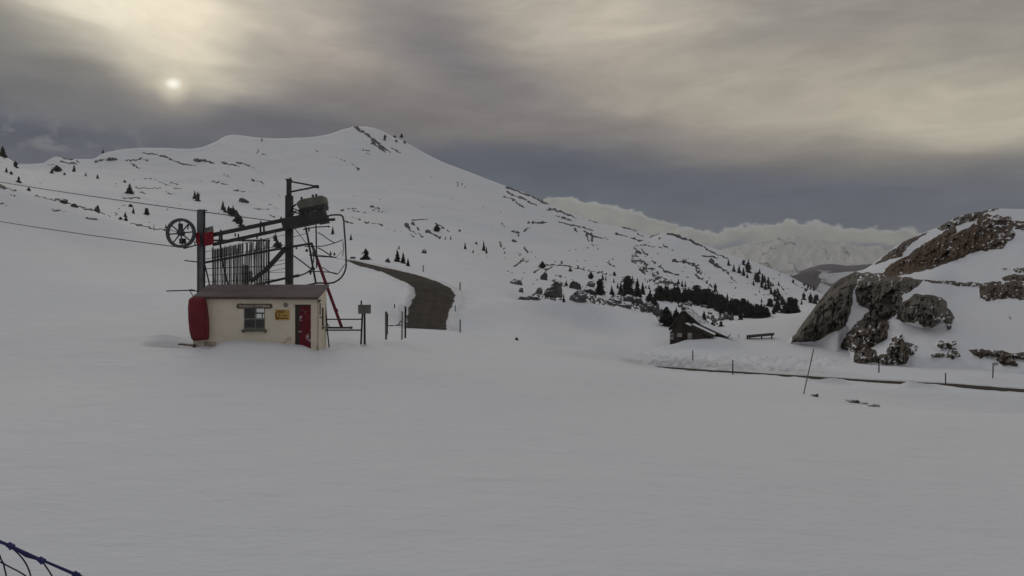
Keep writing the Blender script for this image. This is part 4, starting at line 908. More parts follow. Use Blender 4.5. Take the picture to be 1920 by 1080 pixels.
# ------------------------------------------------------------------ ski tow drive station
DR = 35.4; u = DR / F
st = thing('tow_drive_station', 'ski tow station of two posts, twin rails, spoked wheel and motor behind the hut', 'ski lift', P(455, 640, 35.6))
def hbeam(pxc, wpx, py0, py1, d):    # I-section post
    m = MB(); a = P(pxc - wpx / 2, py1, d); b = P(pxc + wpx / 2, py0, d); W = b.x - a.x; t = .03
    m.box((a.x, d - .14, a.z), (b.x, d - .14 + t, b.z)); m.box((a.x, d + .14 - t, a.z), (b.x, d + .14, b.z))
    m.box(((a.x + b.x) / 2 - .02, d - .14 + t, a.z), ((a.x + b.x) / 2 + .02, d + .14 - t, b.z)); return m
hp = hbeam(377.2, 11.5, 394.5, 652, 35.55).build('post', M['steel'], st)
MB().pbox(370.6, 392.6, 383.6, 394.3, 35.38, 35.72).build('post_cap', M['steel'], hp)
mp = MB().pbox(534.3, 366, 546.8, 652, 35.86, 36.18)
p2 = mp.build('post', M['darkpost'], st, .02)
mm = MB().pbox(536.8, 338, 544.6, 366, 35.92, 36.12); mm.pbox(535.2, 335, 545.4, 338, 35.9, 36.15); mm.tube([P(543, 334.4, 36), P(545.4, 334, 36)], .05, 8)
mast = mm.build('mast', M['darkpost'], st, .01)
MB().tube([P(543.5, 340, 36), P(594.5, 349.6, 36)], .045, 6).tube([P(543.5, 360, 36), P(594.5, 349.8, 36)], .05, 6).build('bracket_arm', M['dark'], mast)
MB().tube([P(591, 349.6, 36), P(597.5, 350, 36)], .09, 8).tube([P(596, 348, 36), P(596.4, 353.5, 36)], .05, 8).build('bracket_end', M['dark'], mast)
# twin rails
MB().beam(P(399, 440.5, DR), P(548, 409.5, 35.7), .16, .20).build('rail', M['darkpost'], st)
MB().beam(P(399, 458.5, DR), P(556, 424.5, 35.7), .16, .17).build('rail', M['darkpost'], st)
gb = MB().beam(P(531, 421.5, 35.7), P(612, 405, 35.7), .5, .62); gearbox = gb.build('gearbox', M['dark'], st, .03)
for (a, b) in ((411.5, 447), (415.5, 446), (488, 431), (494.5, 430)):
    MB().tube([P(a, b - 8, DR), P(a + .8, b + 9, DR)], .05, 8).build('rail_tie', M['dark'], st)
bo = MB()
for (a, b) in ((414, 433), (457, 423.5), (489, 417), (527, 409), (441, 440), (447, 441), (482, 444.5), (456, 450)): bo.tube([P(a, b - 2.5, DR - .03), P(a, b + 3.5, DR - .03)], .045, 6)
bo.build('rail_bolts', M['dark'], st)
# red carriage box
rb = MB().hexa([P(382, 462.2, 35.1), P(401, 458.0, 35.1), P(401, 458.0, 35.9), P(382, 462.2, 35.9), P(381, 436.5, 35.1), P(400.4, 433, 35.1), P(400.4, 433, 35.9), P(381, 436.5, 35.9)])
box = rb.build('carriage', M['redsteel'], st, .02)
MB().hexa([P(367, 455, 35.0), P(374.5, 462.5, 35.0), P(374.5, 462.5, 35.35), P(367, 455, 35.35), P(367, 436, 35.0), P(374.5, 436.5, 35.0), P(374.5, 436.5, 35.35), P(367, 436, 35.35)]).build('side_plate', M['redsteel'], box)
MB().hexa([P(382.5, 436, 35.1), P(400.8, 432.8, 35.1), P(400.8, 432.8, 35.8), P(382.5, 436, 35.8), P(384, 427.5, 35.3), P(399, 423.6, 35.3), P(399, 423.6, 35.8), P(384, 427.5, 35.8)]).build('carriage_top', M['wood'], box)
# bull wheel
WC = P(339.2, 437, 34.85); wr = 25.2 * 34.85 / F
rim = MB()
ringp = [WC + Vector((wr * math.cos(a), 0, wr * math.sin(a))) for a in np.linspace(0, 2 * math.pi, 49)]
rim_in = MB()
nR = 48
vv = []; ff = []
secs = [(wr + .055, -.09), (wr + .075, -.05), (wr + .03, -.015), (wr + .03, .015), (wr + .075, .05), (wr + .055, .09), (wr - .075, .075), (wr - .075, -.075)]
for k in range(nR):
    a = 2 * math.pi * k / nR
    for (r_, y_) in secs: vv.append(WC + Vector((r_ * math.cos(a), y_, r_ * math.sin(a))))
ns = len(secs)
for k in range(nR):
    for s_ in range(ns): ff.append((k * ns + s_, ((k + 1) % nR) * ns + s_, ((k + 1) % nR) * ns + (s_ + 1) % ns, k * ns + (s_ + 1) % ns))
rim.add(vv, ff)
wheel = bpy.data.objects.new('bull_wheel', None); link(wheel, st); wheel.location = WC - parent_origin(st)
rim.build('rim', M['wheel'], wheel)
MB().disc(WC, (0, 1, 0), .15, .34, 20).disc(WC - Vector((0, .2, 0)), (0, 1, 0), .08, .1, 14).build('hub', M['wheel'], wheel)
for k in range(8):
    a = math.radians(k * 45 + 6)
    v = Vector((math.cos(a), 0, math.sin(a)))
    MB().tube([WC + v * .12, WC + v * (wr - .06)], .042, 6, r2=.034).build('spoke', M['wheel'], wheel)
bl = MB()
for k in range(12):
    a = math.radians(k * 30 + 12); q = WC + Vector((wr * math.cos(a), -.1, wr * math.sin(a))); bl.disc(q, (0, 1, 0), .02, .02, 6)
bl.build('rim_bolts', M['shutter'], wheel)
MB().pbox(334, 419, 341, 436, 35.0, 35.12).pbox(336, 447, 347, 457, 35.0, 35.12).tube([P(352, 430, 35.1), P(353, 421, 35.1)], .04, 6).build('bearing_arm', M['dark'], st)
MB().tube([P(344, 466, 34.9), P(356, 462.8, 34.95), P(370, 459, 35.1)], .035, 6).tube([P(365, 452, 35.0), P(365.6, 460, 35.0)], .03, 6).build('rope_guide', M['dark'], st)
# motor under its olive cover
mcv = MB(); dm0, dm1 = 35.5, 36.4
side = [(560, 391.5), (605.5, 383.2), (607.8, 379.5), (604.8, 366.2), (599.5, 366.4), (563, 373.8), (556, 379.5), (555, 382.5)]
mcv.prism([P(a, b, dm0) for a, b in side], P(0, 0, 0) - P(0, 0, 0) + Vector((0, dm1 - dm0, 0)))
cov = mcv.build('motor_cover', M['olive'], st, .04)
MB().prism([P(a, b, dm0 + .04) for a, b in [(558.5, 395.5), (608.5, 391.5), (608.5, 383.3), (604, 384.2), (560, 392.2)]], (0, .8, 0)).build('motor_base', M['dark'], st)
mo = MB()
for (a, b, c_, d_) in ((569, 394, 577, 404), (581, 396, 588, 402), (592, 392, 600, 402), (560, 396, 566, 403)): mo.pbox(a, b, c_, d_, 35.6, 35.95)
mo.prism([P(a, b, 35.55) for a, b in [(597, 402), (600, 397), (606, 397), (612, 404), (612, 414), (597, 416)]], (0, .5, 0))
mo.build('motor', M['fascia'], st)
kb = MB()
for (a, b) in ((565.5, 371.5), (586.5, 367), (593, 366)): kb.disc(P(a, b, 35.9), (0, 0, 1), .06, .12, 10)
kb.build('cover_knobs', M['dark'], cov)
MB().tube([P(555, 383, 35.8), P(549, 388, 35.8), P(547, 396, 35.9)], .05, 6).tube([P(547.5, 390, 35.8), P(558, 394, 35.8), P(568, 402, 35.7)], .03, 6).tube([P(548, 403, 35.8), P(556, 396, 35.8)], .03, 6).tube([P(548, 396, 35.8), P(558, 400, 35.8), P(572, 404, 35.7)], .03, 6).build('cable_loom', M['black'], st)
MB().beam(P(590, 414, 35.55), P(628, 411.5, 35.5), .12, .14).beam(P(600, 420, 35.5), P(618, 417, 35.5), .1, .08).build('step_plate', M['dark'], st)
# brace and rack bars
MB().beam(P(537, 464, 35.9), P(499, 506, 35.7), .17, .22).beam(P(499, 506, 35.7), P(470, 528, 35.6), .16, .18).build('brace', M['darkpost'], st)
MB().tube([P(346, 488.4, 35.4), P(372, 491.4, 35.4)], .03, 6).tube([P(383, 492.5, 35.4), P(402, 489, 35.4), P(460, 478, 35.5), P(535, 464.5, 35.8), P(547, 462.5, 35.8), P(585, 456.5, 35.6)], .06, 6).build('rack_bar', M['dark'], st)
MB().beam(P(455, 540, 35.8), P(545, 519.5, 35.9), .1, .12).beam(P(545, 519.5, 35.9), P(561, 516.5, 35.9), .12, .15).build('rack_bar', M['dark'], st)
rk = MB()
for (a0, b0, a1, b1, r_) in ((383, 473, 535, 440, .014), (383, 486, 535, 459, .016), (384, 504, 440, 501, .02), (440, 501, 505, 500, .02), (500, 493, 535, 487, .016), (505, 500, 535, 493.5, .016), (505, 509, 535, 503, .016), (384, 516, 535, 510, .014), (385, 528, 520, 524, .014), (545, 446, 573, 438, .016)):
    rk.tube([P(a0, b0, 35.5), P(a1, b1, 35.8)], r_, 5)
rk.build('rack_wires', M['dark'], st)
MB().tube([P(413, 456, 35.35), P(414.5, 480, 35.35), P(420, 503, 35.35), P(428, 536, 35.4)], .05, 6).tube([P(384.5, 498, 35.5), P(393, 534, 35.5)], .04, 6).tube([P(372.5, 463, 35.4), P(372.3, 545, 35.4)], .018, 5).build('hanging_stay', M['dark'], st)
MB().pbox(452, 497, 464, 534, 35.95, 36.05).pbox(464, 508, 472, 528, 36.0, 36.06).build('rack_plate', M['wood'], st)
MB().pbox(398, 449, 506, 452.5, 36.15, 36.2).pbox(398, 463, 400, 540, 36.15, 36.2).pbox(501.5, 450, 504.5, 540, 36.1, 36.2).pbox(488, 446, 490, 540, 36.12, 36.18).build('rack_frame', M['wood'], st)
# stored tow hangers, every one a thing of its own
rh = random.Random(3)
nH = 49
def hanger_mesh(ln, r, seed):
    rr = random.Random(seed); m = MB()
    m.tube([(0, 0, 0), (rr.uniform(-.03, .03), 0, -ln * .5), (rr.uniform(-.04, .04), 0, -ln)], r, 6)
    m.tube([(0, 0, -.02), (0, 0, -ln * .2)], r * 1.25, 8)
    m.disc((0, 0, -ln + .02), (.2, 0, 1), .10, .03, 12)
    m.tube([(0, 0, 0), (.02, 0, .07), (.07, 0, .08), (.08, 0, .03)], .012, 5)
    me = m.mesh('tow_hanger'); return me
HM_ = []
for j in range(5):
    me = hanger_mesh(2.35, [.026, .024, .023, .026, .031][j], j); me.materials.append([M['stick'], M['pale'], M['dark'], M['pale'], M['darkpost']][j]); HM_.append(me)
for i in range(nH):
    f = i / (nH - 1); pale = i % 2; px = 399 + 104 * f + rh.uniform(-.5, .5)
    top = 469 - 20 * f + rh.uniform(-1, 1)
    if 440 < px < 497 and rh.random() < .3: top += rh.uniform(4, 45)
    o = link(bpy.data.objects.new('tow_hanger', HM_[(1, 3)[rh.randrange(2)] if pale else (0, 2, 4, 0)[rh.randrange(4)]])); o.location = P(px, top, (35.86 if pale else 35.74) + rh.uniform(-.07, .07))
    o.rotation_euler = (0, rh.uniform(-.015, .015), rh.uniform(0, 6))
    if pale: tag(o, 'white-painted tow hanger stored upright in the rack between the two lift posts', 'tow hanger', 'white tow hangers stored in the rack')
    else: tag(o, 'dark steel tow hanger stored upright in the rack between the two lift posts', 'tow hanger', 'dark tow hangers stored in the rack')
# access cage, ladder and prop right of the dark post
cg = MB()
def T_(pts, r, d=35.5, m=cg, n=6): m.tube([P(a, b, d if len(q) == 0 else q[0]) for (a, b, *q) in pts], r, n)
def smooth(pts, k=6):
    A = np.array(pts, float); t = np.arange(len(A)); return [tuple(v) for v in pchip(t, A, np.linspace(0, len(A) - 1, (len(A) - 1) * k + 1))]
T_(smooth([(612, 405.5), (625, 403), (636, 402.8), (642, 405.5), (644.5, 412)]) + [(645.5, 430), (647.5, 455), (649, 488), (649, 500)] + smooth([(649, 500), (646, 510), (640, 520), (631, 527), (622, 530.5), (612, 531.2), (600, 530.6), (590, 531.5)]) + [(575, 535)], .045, 35.4)
T_([(592.5, 422), (593.8, 502)], .04, 35.6)
T_([(573, 426), (577, 444), (586.5, 500), (592.5, 532)], .055, 35.7)
T_([(549, 425), (559, 436)], .02, 36.0); T_([(559, 436), (579, 463)], .018, 35.9)
T_([(579, 426), (579.5, 434)], .04); T_([(568, 430.5), (590, 426), (616, 424.5)], .03, 35.8)
T_(smooth([(596, 436), (605, 441), (616, 449), (628, 455.5)]), .025, 35.5); T_(smooth([(571, 462.3), (590, 462), (604, 461.5), (616, 459), (629, 455), (643, 449.5)]), .025, 35.2)
T_(smooth([(596, 464.5), (605, 469), (615, 476), (622, 481), (629, 483)]), .03, 35.5); T_([(580, 478.5), (600, 481), (631, 482.6)], .03, 35.3)
T_([(547, 477), (565, 490), (584, 504.5), (585.5, 506)], .035, 35.8)
T_(smooth([(585, 472), (588, 478), (588.5, 486), (585, 500), (583, 512)]), .03, 35.6)
T_(smooth([(545, 520), (560, 517), (572, 513), (580, 508)]) + [(585, 504)], .04, 35.6); T_(smooth([(575, 511), (590, 509), (606, 509.5), (622, 511), (632, 513)]), .028, 35.4)
T_(smooth([(604, 501), (612, 506), (622, 511.5), (632, 514), (636, 511), (642, 502), (647, 496)]), .022, 35.3)
T_([(631, 482), (642, 470)], .012, 35.4); T_([(643, 452), (644, 466), (642.6, 481)], .02, 35.6)
T_([(580, 478), (586, 477), (631, 482.5)], .02, 35.7)
cg.disc(P(588.5, 503.5, 35.4), (0, 1, 0), .07, .08, 10); cg.disc(P(616.5, 425, 35.8), (0, 1, 0), .05, .06, 8); cg.tube([P(582.5, 507, 35.4), P(582, 515, 35.4)], .05, 6)
cg.build('access_cage', M['dark'], st)
MB().beam(P(547, 463, 35.9), P(585, 456.2, 35.5), .09, .11).build('prop_arm', M['dark'], st)
MB().beam(P(584, 456.5, 35.5), P(596, 489, 35.3), .10, .12).build('prop_arm', M['dark'], st)
MB().beam(P(595, 487, 35.3), P(640.5, 613, 34.75), .12, .135).beam(P(629, 579, 34.85), P(633, 584, 34.85), .1, .12).build('red_prop', M['darkred'], st)
# haul ropes
for (pts, lab) in (([(-260, 292, 62), (0, 334.5, 50), (372, 395.8, 35.5)], 'upper haul rope running from the left edge over the steel post'), ([(-260, 366, 60), (0, 407.5, 48), (336, 463.5, 34.85)], 'lower haul rope running from the left edge to the bottom of the wheel')):
    m = MB(); q = []
    a, b, c_ = [P(*p) for p in pts]
    for k in range(25):
        t = k / 24; v = a.lerp(c_, t); v.z -= .5 * 4 * t * (1 - t) * .5; q.append(v)
    if 'upper' in lab: q += [P(383, 397.6, 35.55), P(460, 407.5, 35.7), P(534, 417.5, 35.9)]
    m.tube(q, .022, 6); o = m.build('haul_rope', M['dark']); tag(o, lab, 'rope')

# ------------------------------------------------------------------ railing, box sign and gate posts right of the hut
ra = thing('railing', 'dark pipe railing of two rails between the hut end and the meter box posts', 'railing', P(640, 640, 34.2))
MB().tube([P(610, 598.7, 34.3), P(678, 598.7, 34.4)], .035, 8).build('rail', M['dark'], ra)
MB().tube([P(610, 619, 34.2), P(678, 619, 34.4)], .04, 8).build('rail', M['dark'], ra)
MB().tube([P(609.2, 556, 34.35), P(612.3, 598, 34.3), P(614, 622, 34.25), P(617.3, 652, 34.2)], .035, 8).build('post', M['black'], ra)
MB().beam(P(609, 614.5, 34.6), P(660.5, 614.5, 34.7), .14, .09).tube([P(613, 606, 34.3), P(619, 614, 34.5)], .025, 6).build('foot_beam', M['dark'], ra)
MB().tube([P(655, 614.4, 34.66), P(661, 614.5, 34.7)], .07, 8).build('beam_end', M['wood'], ra)
bx = thing('meter_box', 'grey box on two timber posts right of the hut railing', 'box', P(680, 645, 34.6))
MB().hexa([P(675, 646, 34.5), P(678.5, 646, 34.5), P(678.5, 646, 34.7), P(675, 646, 34.7), P(678, 586, 34.5), P(681.5, 586, 34.5), P(681.5, 586, 34.7), P(678, 586, 34.7)]).build('post', M['darkwood'], bx)
MB().hexa([P(681.6, 646, 34.5), P(686, 646, 34.5), P(686, 646, 34.7), P(681.6, 646, 34.7), P(681.7, 586, 34.5), P(685.4, 586, 34.5), P(685.4, 586, 34.7), P(681.7, 586, 34.7)]).build('post', M['darkwood'], bx)
MB().hexa([P(671.8, 588.6, 34.2), P(695.3, 587.8, 34.2), P(695.3, 587.8, 34.48), P(671.8, 588.6, 34.48), P(671.2, 571.6, 34.2), P(695.6, 571.2, 34.2), P(695.6, 571.2, 34.48), P(671.2, 571.6, 34.48)]).build('box', M['wood'], bx, .015)
MB().pbox(671.5, 572.2, 682, 588.4, 34.17, 34.197).build('box_lid', M['olive'], bx)
MB().tube([P(677.4, 573, 34.5), P(677.4, 563.5, 34.5)], .04, 8).build('pipe', M['black'], bx)
g1 = thing('gate_post', 'left grey gate post, split timber, between the meter box and the road', 'post', P(725, 635, 36.6))
MB().pbox(721.8, 584.2, 725.4, 637, 36.5, 36.6).build('plank', M['wood'], g1, .01)
MB().hexa([P(725.6, 628, 36.62), P(727.4, 627, 36.62), P(727.4, 627, 36.7), P(725.6, 628, 36.7), P(725.6, 584.8, 36.62), P(728, 590, 36.62), P(728, 590, 36.7), P(725.6, 584.8, 36.7)]).build('plank', M['darkwood'], g1)
g2 = thing('gate_post', 'middle thin gate post leaning against the taller one by the road', 'post', P(753, 635, 36.8))
MB().hexa([P(752.2, 637, 36.8), P(755, 637, 36.8), P(755, 637, 36.9), P(752.2, 637, 36.9), P(753.2, 584, 36.8), P(755.4, 584, 36.8), P(755.4, 584, 36.9), P(753.2, 584, 36.9)]).build('plank', M['wood'], g2)
g3 = thing('gate_post', 'right taller dark gate post standing in front of the road', 'post', P(760, 633, 37.2))
MB().hexa([P(758.2, 634, 37.1), P(761.6, 634, 37.1), P(761.6, 634, 37.25), P(758.2, 634, 37.25), P(758.6, 574.5, 37.1), P(762.2, 574.5, 37.1), P(762.2, 574.5, 37.25), P(758.6, 574.5, 37.25)]).build('plank', M['darkwood'], g3, .01)
gbar = MB().tube([P(728, 611, 37), P(738, 610.4, 37)], .03, 6).tube([P(740.5, 610.2, 37), P(753, 609.6, 37)], .03, 6).tube([P(746, 609.6, 37.1), P(752.5, 601.5, 37.1)], .03, 6).tube([P(738, 610.4, 37), P(740.5, 610.2, 37)], .012, 6).build('gate_bar', M['dark']); tag(gbar, 'low dark gate bar between the left and middle gate posts', 'bar')

# ------------------------------------------------------------------ snow poles along the roads
def pole(px0, py0, px1, py1, wpx, label, mat=None, group=None, dd=None):
    d = dd or hit(px0, py0)
    a, b = P(px0, py0, d), P(px1, py1, d); r = max(.018, wpx * d / F / 2)
    t = (b - a)
    o = thing('snow_pole', label, 'pole', a, group)
    MB().tube([a - t * .12, a + t * .5, b], r, 8).build('pole', mat or M['black'], o)
    MB().tube([b, b + t * .03], r * .7, 8).build('pole_cap', M['darkwood'], o)
    return o
pole(793.5, 510, 793.5, 497.5, 1.8, 'small dark snow pole above the first road bend')
pole(862.6, 544, 862.6, 529.5, 2.2, 'dark snow pole on the outer side of the sharp road bend')
pole(853.5, 584, 853.5, 573, 1.8, 'short dark snow pole halfway down the outer edge of the road')
pole(862.8, 623.5, 862.8, 599.5, 2.4, 'tallest dark snow pole, where the road dips behind the snow')
pole(740, 578, 740, 570, 2, 'stub of a dark pole above the gap in the gate')
pole(1299, 675.5, 1299, 657.5, 2, 'dark snow pole below the cabin, first along the right-hand road')
pole(1374, 702, 1374, 676.5, 2.2, 'dark snow pole at the road edge below the long trough')
pole(1648, 698.5, 1648, 679, 2.2, 'dark snow pole under the rocky hill foot')
pole(1773, 720.5, 1773, 700, 2, 'dark snow pole close to the right-hand road, right of the hill foot')
pole(288.5, 433, 288.5, 421, 1.2, 'very thin pole on the snow crest left of the wheel', M['wood'])
pole(664.8, 494, 664.8, 486.5, 1.0, 'very thin pole at the far narrow end of the road', M['wood'])
pole(1385, 634, 1385.2, 627, .9, 'very thin reed-like pole left of the long trough', M['wood'])
pole(1506.8, 739, 1525.5, 656, 1.9, 'long thin bamboo pole leaning to the right in the snow', M['wood'])
pole(1893, 594, 1896, 600, 1.6, 'short slanted stub on the snow of the rocky hill', M['wood'], dd=82)
so = thing('road_sign', 'small snow-crusted sign on a thin post at the right edge', 'sign', P(1861.5, 709, hit(1861.5, 709)))
d = hit(1861.5, 709)
MB().tube([P(1861.2, 712, d), P(1862.4, 684, d)], .055, 8).build('post', M['wood'], so)
MB().prism([P(a, b, d - .06) for a, b in [(1860.6, 685), (1861, 681.2), (1864, 679.8), (1869.5, 679.6), (1872.2, 681.6), (1872, 684.6), (1867, 685.6)]], (0, .05, 0)).build('sign_plate', M['shutter'], so)

# ------------------------------------------------------------------ cabin and trough on the far side of the right-hand road
DC = 88.; E = Vector((2.5, 6.0, 0)); dgr = hit(1290, 640)
cab = thing('cabin', 'half-buried dark wooden cabin with steep gable, low annex and snowy right roof', 'cabin', P(1296, 640, 86))
main = [(1260, 648), (1260, 613), (1281, 585), (1313, 613), (1352, 634), (1352, 648)]
MB().prism([P(a, b, DC) for a, b in main], E).build('wall', M['darkwood'], cab)
def slab(name, a, b, dep, ext, thick, mat, parent, over=.3):
    a = P(*a, dep); b = P(*b, dep); n = Vector((-(b - a).z, 0, (b - a).x)).normalized()
    if n.z < 0: n = -n
    f = ext.normalized() * over
    pts = [a - f + n * .02, b - f + n * .02, b - f + n * (.02 + thick), a - f + n * (.02 + thick)]
    return MB().prism(pts, ext + 2 * f).build(name, mat, parent)
roofL = slab('roof', (1281.3, 583.6), (1256, 618), DC, E, .18, M['darkroof'], cab)
roofR = slab('roof', (1281.0, 583.6), (1314, 612.5), DC, E, .22, M['darkroof'], cab)
slab('roof', (1313.5, 612.8), (1362, 635), DC, E * .9, .28, M['darkroof'], cab)
MB().prism([P(1279.5, 586, 89.2), P(1286, 586, 89.2), P(1286, 577.5, 89.2), P(1279.5, 577.5, 89.2)], (0, .6, 0)).build('chimney', M['darkrock'], roofL)
MB().prism([P(1278.8, 577.6, 89.1), P(1286.7, 577.6, 89.1), P(1286.2, 576.2, 89.1), P(1279.3, 576.2, 89.1)], (0, .8, 0)).build('chimney_cap', M['darkroof'], roofL)
DA = 85.6; E2 = Vector((.9, 2.2, 0))
ann = [(1256, 650), (1256, 623), (1264, 615.5), (1284, 608.2), (1294, 613.5), (1332, 632), (1333.5, 650)]
MB().prism([P(a, b, DA) for a, b in ann], E2).build('annex_wall', M['darkwood'], cab)
slab('annex_roof', (1284.2, 607.8), (1255, 620.5), DA, E2, .12, M['darkroof'], cab, .25)
slab('annex_roof', (1284.0, 607.8), (1295, 613.6), DA, E2, .12, M['darkroof'], cab, .25)
slab('annex_roof', (1294.5, 613.4), (1337, 633.5), DA, E2, .42, M['darkroof'], cab, .3)
for (a, b, c_, d_) in ((1270, 624.8, 1278.8, 632), (1289.5, 624.2, 1297.4, 635.2)):
    f = MB().pbox(a, b, c_, d_, DA - .06, DA - .005).build('shutter', M['shutter'], cab)
    mu = MB().pbox((a + c_) / 2 - .25, b + .4, (a + c_) / 2 + .25, d_ - .4, DA - .085, DA - .062); mu.build('mullion', M['wood'], f)
sg2 = MB().pbox(1257, 624.3, 1262.6, 636.5, DA - .12, DA - .01).build('notice_board', M['shutter'], cab)
MB().pbox(1258, 626, 1261.6, 633, DA - .145, DA - .122).build('notice_sheet', M['wood'], sg2)
DTt = hit(1425, 636)
tr = thing('wooden_trough', 'long low wooden trough table on short legs in the snow right of the cabin', 'trough', P(1425, 636, DTt))
MB().hexa([P(1399.5, 632, DTt), P(1451.5, 627.2, DTt), P(1452, 626.4, DTt + 1.0), P(1401, 631, DTt + 1.0), P(1399.5, 628.8, DTt), P(1451.5, 624.4, DTt), P(1452, 623.6, DTt + 1.0), P(1401, 627.8, DTt + 1.0)]).build('table_top', M['wood'], tr)
MB().beam(P(1400, 632.6, DTt - .1), P(1451, 628, DTt - .1), .12, .14).build('side_board', M['darkwood'], tr)
for (a, t_) in ((1401.5, 632), (1405.5, 631.8), (1428.5, 629.8), (1447.5, 628)):
    MB().pbox(a - .9, t_, a + .9, 639 if a < 1440 else 637.5, DTt + .1, DTt + .25).build('leg', M['darkwood'], tr)

# ------------------------------------------------------------------ blue safety net close to the camera
DN = 1.9
net = thing('safety_net', 'dark blue slope safety net with knotted top rope in the bottom left corner', 'safety net', P(60, 1100, DN))
tp = [(-420, 842), (-200, 932), (0, 1015), (20, 1023.5), (78, 1050), (143, 1077), (260, 1128), (480, 1225)]
m = MB(); m.tube([P(a, b, DN) for a, b in tp], .0036, 8); m.tube([P(a + (0 if i % 2 else 4), b + (5.5 if 20 < a < 78 or a == 49 else 1.5), DN + .004) for i, (a, b) in enumerate([(-420, 842), (0, 1015), (20, 1024), (49, 1037), (78, 1050), (143, 1077), (480, 1225)])], .0035, 8)
m.build('top_rope', M['net'], net)
for (a, b) in ((20, 1023.5), (78, 1050.5), (143, 1077.5), (-60, 990), (230, 1115)):
    mm = MB(); q = [P(a - 5, b - 3, DN - .001), P(a, b, DN - .001), P(a + 5, b + 2.6, DN - .001)]
    mm.tube(q, .0076, 8); mm.tube([P(a - 2, b + 1, DN - .004), P(a + 2, b + 6, DN - .004)], .0055, 8); mm.build('tie', M['net'], net)
nt_ = MB(); cords = [
 [(22, 1027), (34, 1038), (45, 1051), (53, 1066), (58, 1084), (59, 1110), (55, 1140)], [(81, 1055), (90, 1068), (99, 1083), (108, 1105), (112, 1140)],
 [(-40, 1000), (-12, 1024), (-1, 1040), (2, 1049), (6, 1056), (9, 1068), (12, 1085), (10, 1120), (5, 1150)], [(-60, 1030), (-15, 1048), (5, 1056), (20, 1064), (34, 1071), (48, 1080), (60, 1092), (85, 1115), (110, 1140)],
 [(-120, 966), (-100, 1010), (-60, 1032), (-80, 1090), (-100, 1150)], [(145, 1081), (150, 1100), (148, 1140)], [(60, 1092), (62, 1130), (40, 1170)], [(112, 1140), (148, 1140), (190, 1160)], [(5, 1150), (55, 1140), (110, 1140)], [(-100, 1150), (-40, 1130), (5, 1150)]]
for c_ in cords:
    nt_.tube([P(a, b, DN + .01) for a, b in smooth(c_, 5)], .0021, 6)
nt_.build('netting', M['cordm'], net)

# ------------------------------------------------------------------ sky, sun
world = bpy.data.worlds.new('World'); scene.world = world; world.use_nodes = True
nt = world.node_tree; nt.nodes.clear()
out = nt.nodes.new('ShaderNodeOutputWorld'); bg = nt.nodes.new('ShaderNodeBackground')
SUN_AZ = math.atan((322 - 960) / F); SUN_EL = math.atan((540 - 152) / F * math.cos(SUN_AZ))
sky = nt.nodes.new('ShaderNodeTexSky'); sky.sky_type = 'NISHITA'; sky.sun_disc = False
sky.sun_elevation = SUN_EL; sky.sun_rotation = SUN_AZ; sky.altitude = 1700
tc = nt.nodes.new('ShaderNodeTexCoord'); dirv = tc.outputs['Generated']
sep = nt.nodes.new('ShaderNodeSeparateXYZ'); nt.links.new(dirv, sep.inputs[0])
az = mathn(nt, 'MULTIPLY', mathn(nt, 'ARCTAN2', sep.outputs[0], sep.outputs[1]), 180 / math.pi)
el = mathn(nt, 'MULTIPLY', mathn(nt, 'ARCSINE', sep.outputs[2]), 180 / math.pi)
def AE(px, py):
    a = math.atan((px - 960) / F); return math.degrees(a), math.degrees(math.atan((540 - py) / F * math.cos(a)))
cmb = nt.nodes.new('ShaderNodeCombineXYZ'); nt.links.new(az, cmb.inputs[0]); nt.links.new(el, cmb.inputs[1])
# warp the cloud field
rotm = nt.nodes.new('ShaderNodeMapping'); rotm.inputs['Rotation'].default_value = (0, 0, math.radians(13)); rotm.inputs['Scale'].default_value = (.055, .20, 1)
nt.links.new(cmb.outputs[0], rotm.inputs[0])
wn = nt.nodes.new('ShaderNodeTexNoise'); wn.inputs['Scale'].default_value = 1.0; wn.inputs['Detail'].default_value = 3; wn.inputs['Roughness'].default_value = .5
nt.links.new(rotm.outputs[0], wn.inputs['Vector'])
vs_ = nt.nodes.new('ShaderNodeVectorMath'); vs_.operation = 'SUBTRACT'; nt.links.new(wn.outputs['Color'], vs_.inputs[0]); vs_.inputs[1].default_value = (.5, .5, .5)
vm_ = nt.nodes.new('ShaderNodeVectorMath'); vm_.operation = 'MULTIPLY'; nt.links.new(vs_.outputs[0], vm_.inputs[0]); vm_.inputs[1].default_value = (9, 4.5, 0)
va_ = nt.nodes.new('ShaderNodeVectorMath'); va_.operation = 'ADD'; nt.links.new(cmb.outputs[0], va_.inputs[0]); nt.links.new(vm_.outputs[0], va_.inputs[1])
warped = va_.outputs[0]
sw_ = nt.nodes.new('ShaderNodeSeparateXYZ'); nt.links.new(warped, sw_.inputs[0])
cr = nt.nodes.new('ShaderNodeValToRGB'); cr.color_ramp.interpolation = 'EASE'
OVER = 1.0
stops = [(0, (96, 100, 110)), (4, (82, 86, 97)), (7, (84, 88, 98)), (10, (97, 97, 102)), (13.5, (113, 110, 110)), (17, (128, 123, 120)), (22, (148, 142, 134)), (32, (158, 156, 152)), (50, (166, 166, 167)), (90, (165, 166, 170))]
e = cr.color_ramp.elements
while len(e) < len(stops): e.new(.5)
for i, (a, c_) in enumerate(stops): e[i].position = a / 90; e[i].color = (*lin(*c_), 1)
eld = mathn(nt, 'DIVIDE', sw_.outputs[1], 90, True); nt.links.new(eld, cr.inputs[0])
col = cr.outputs[0]
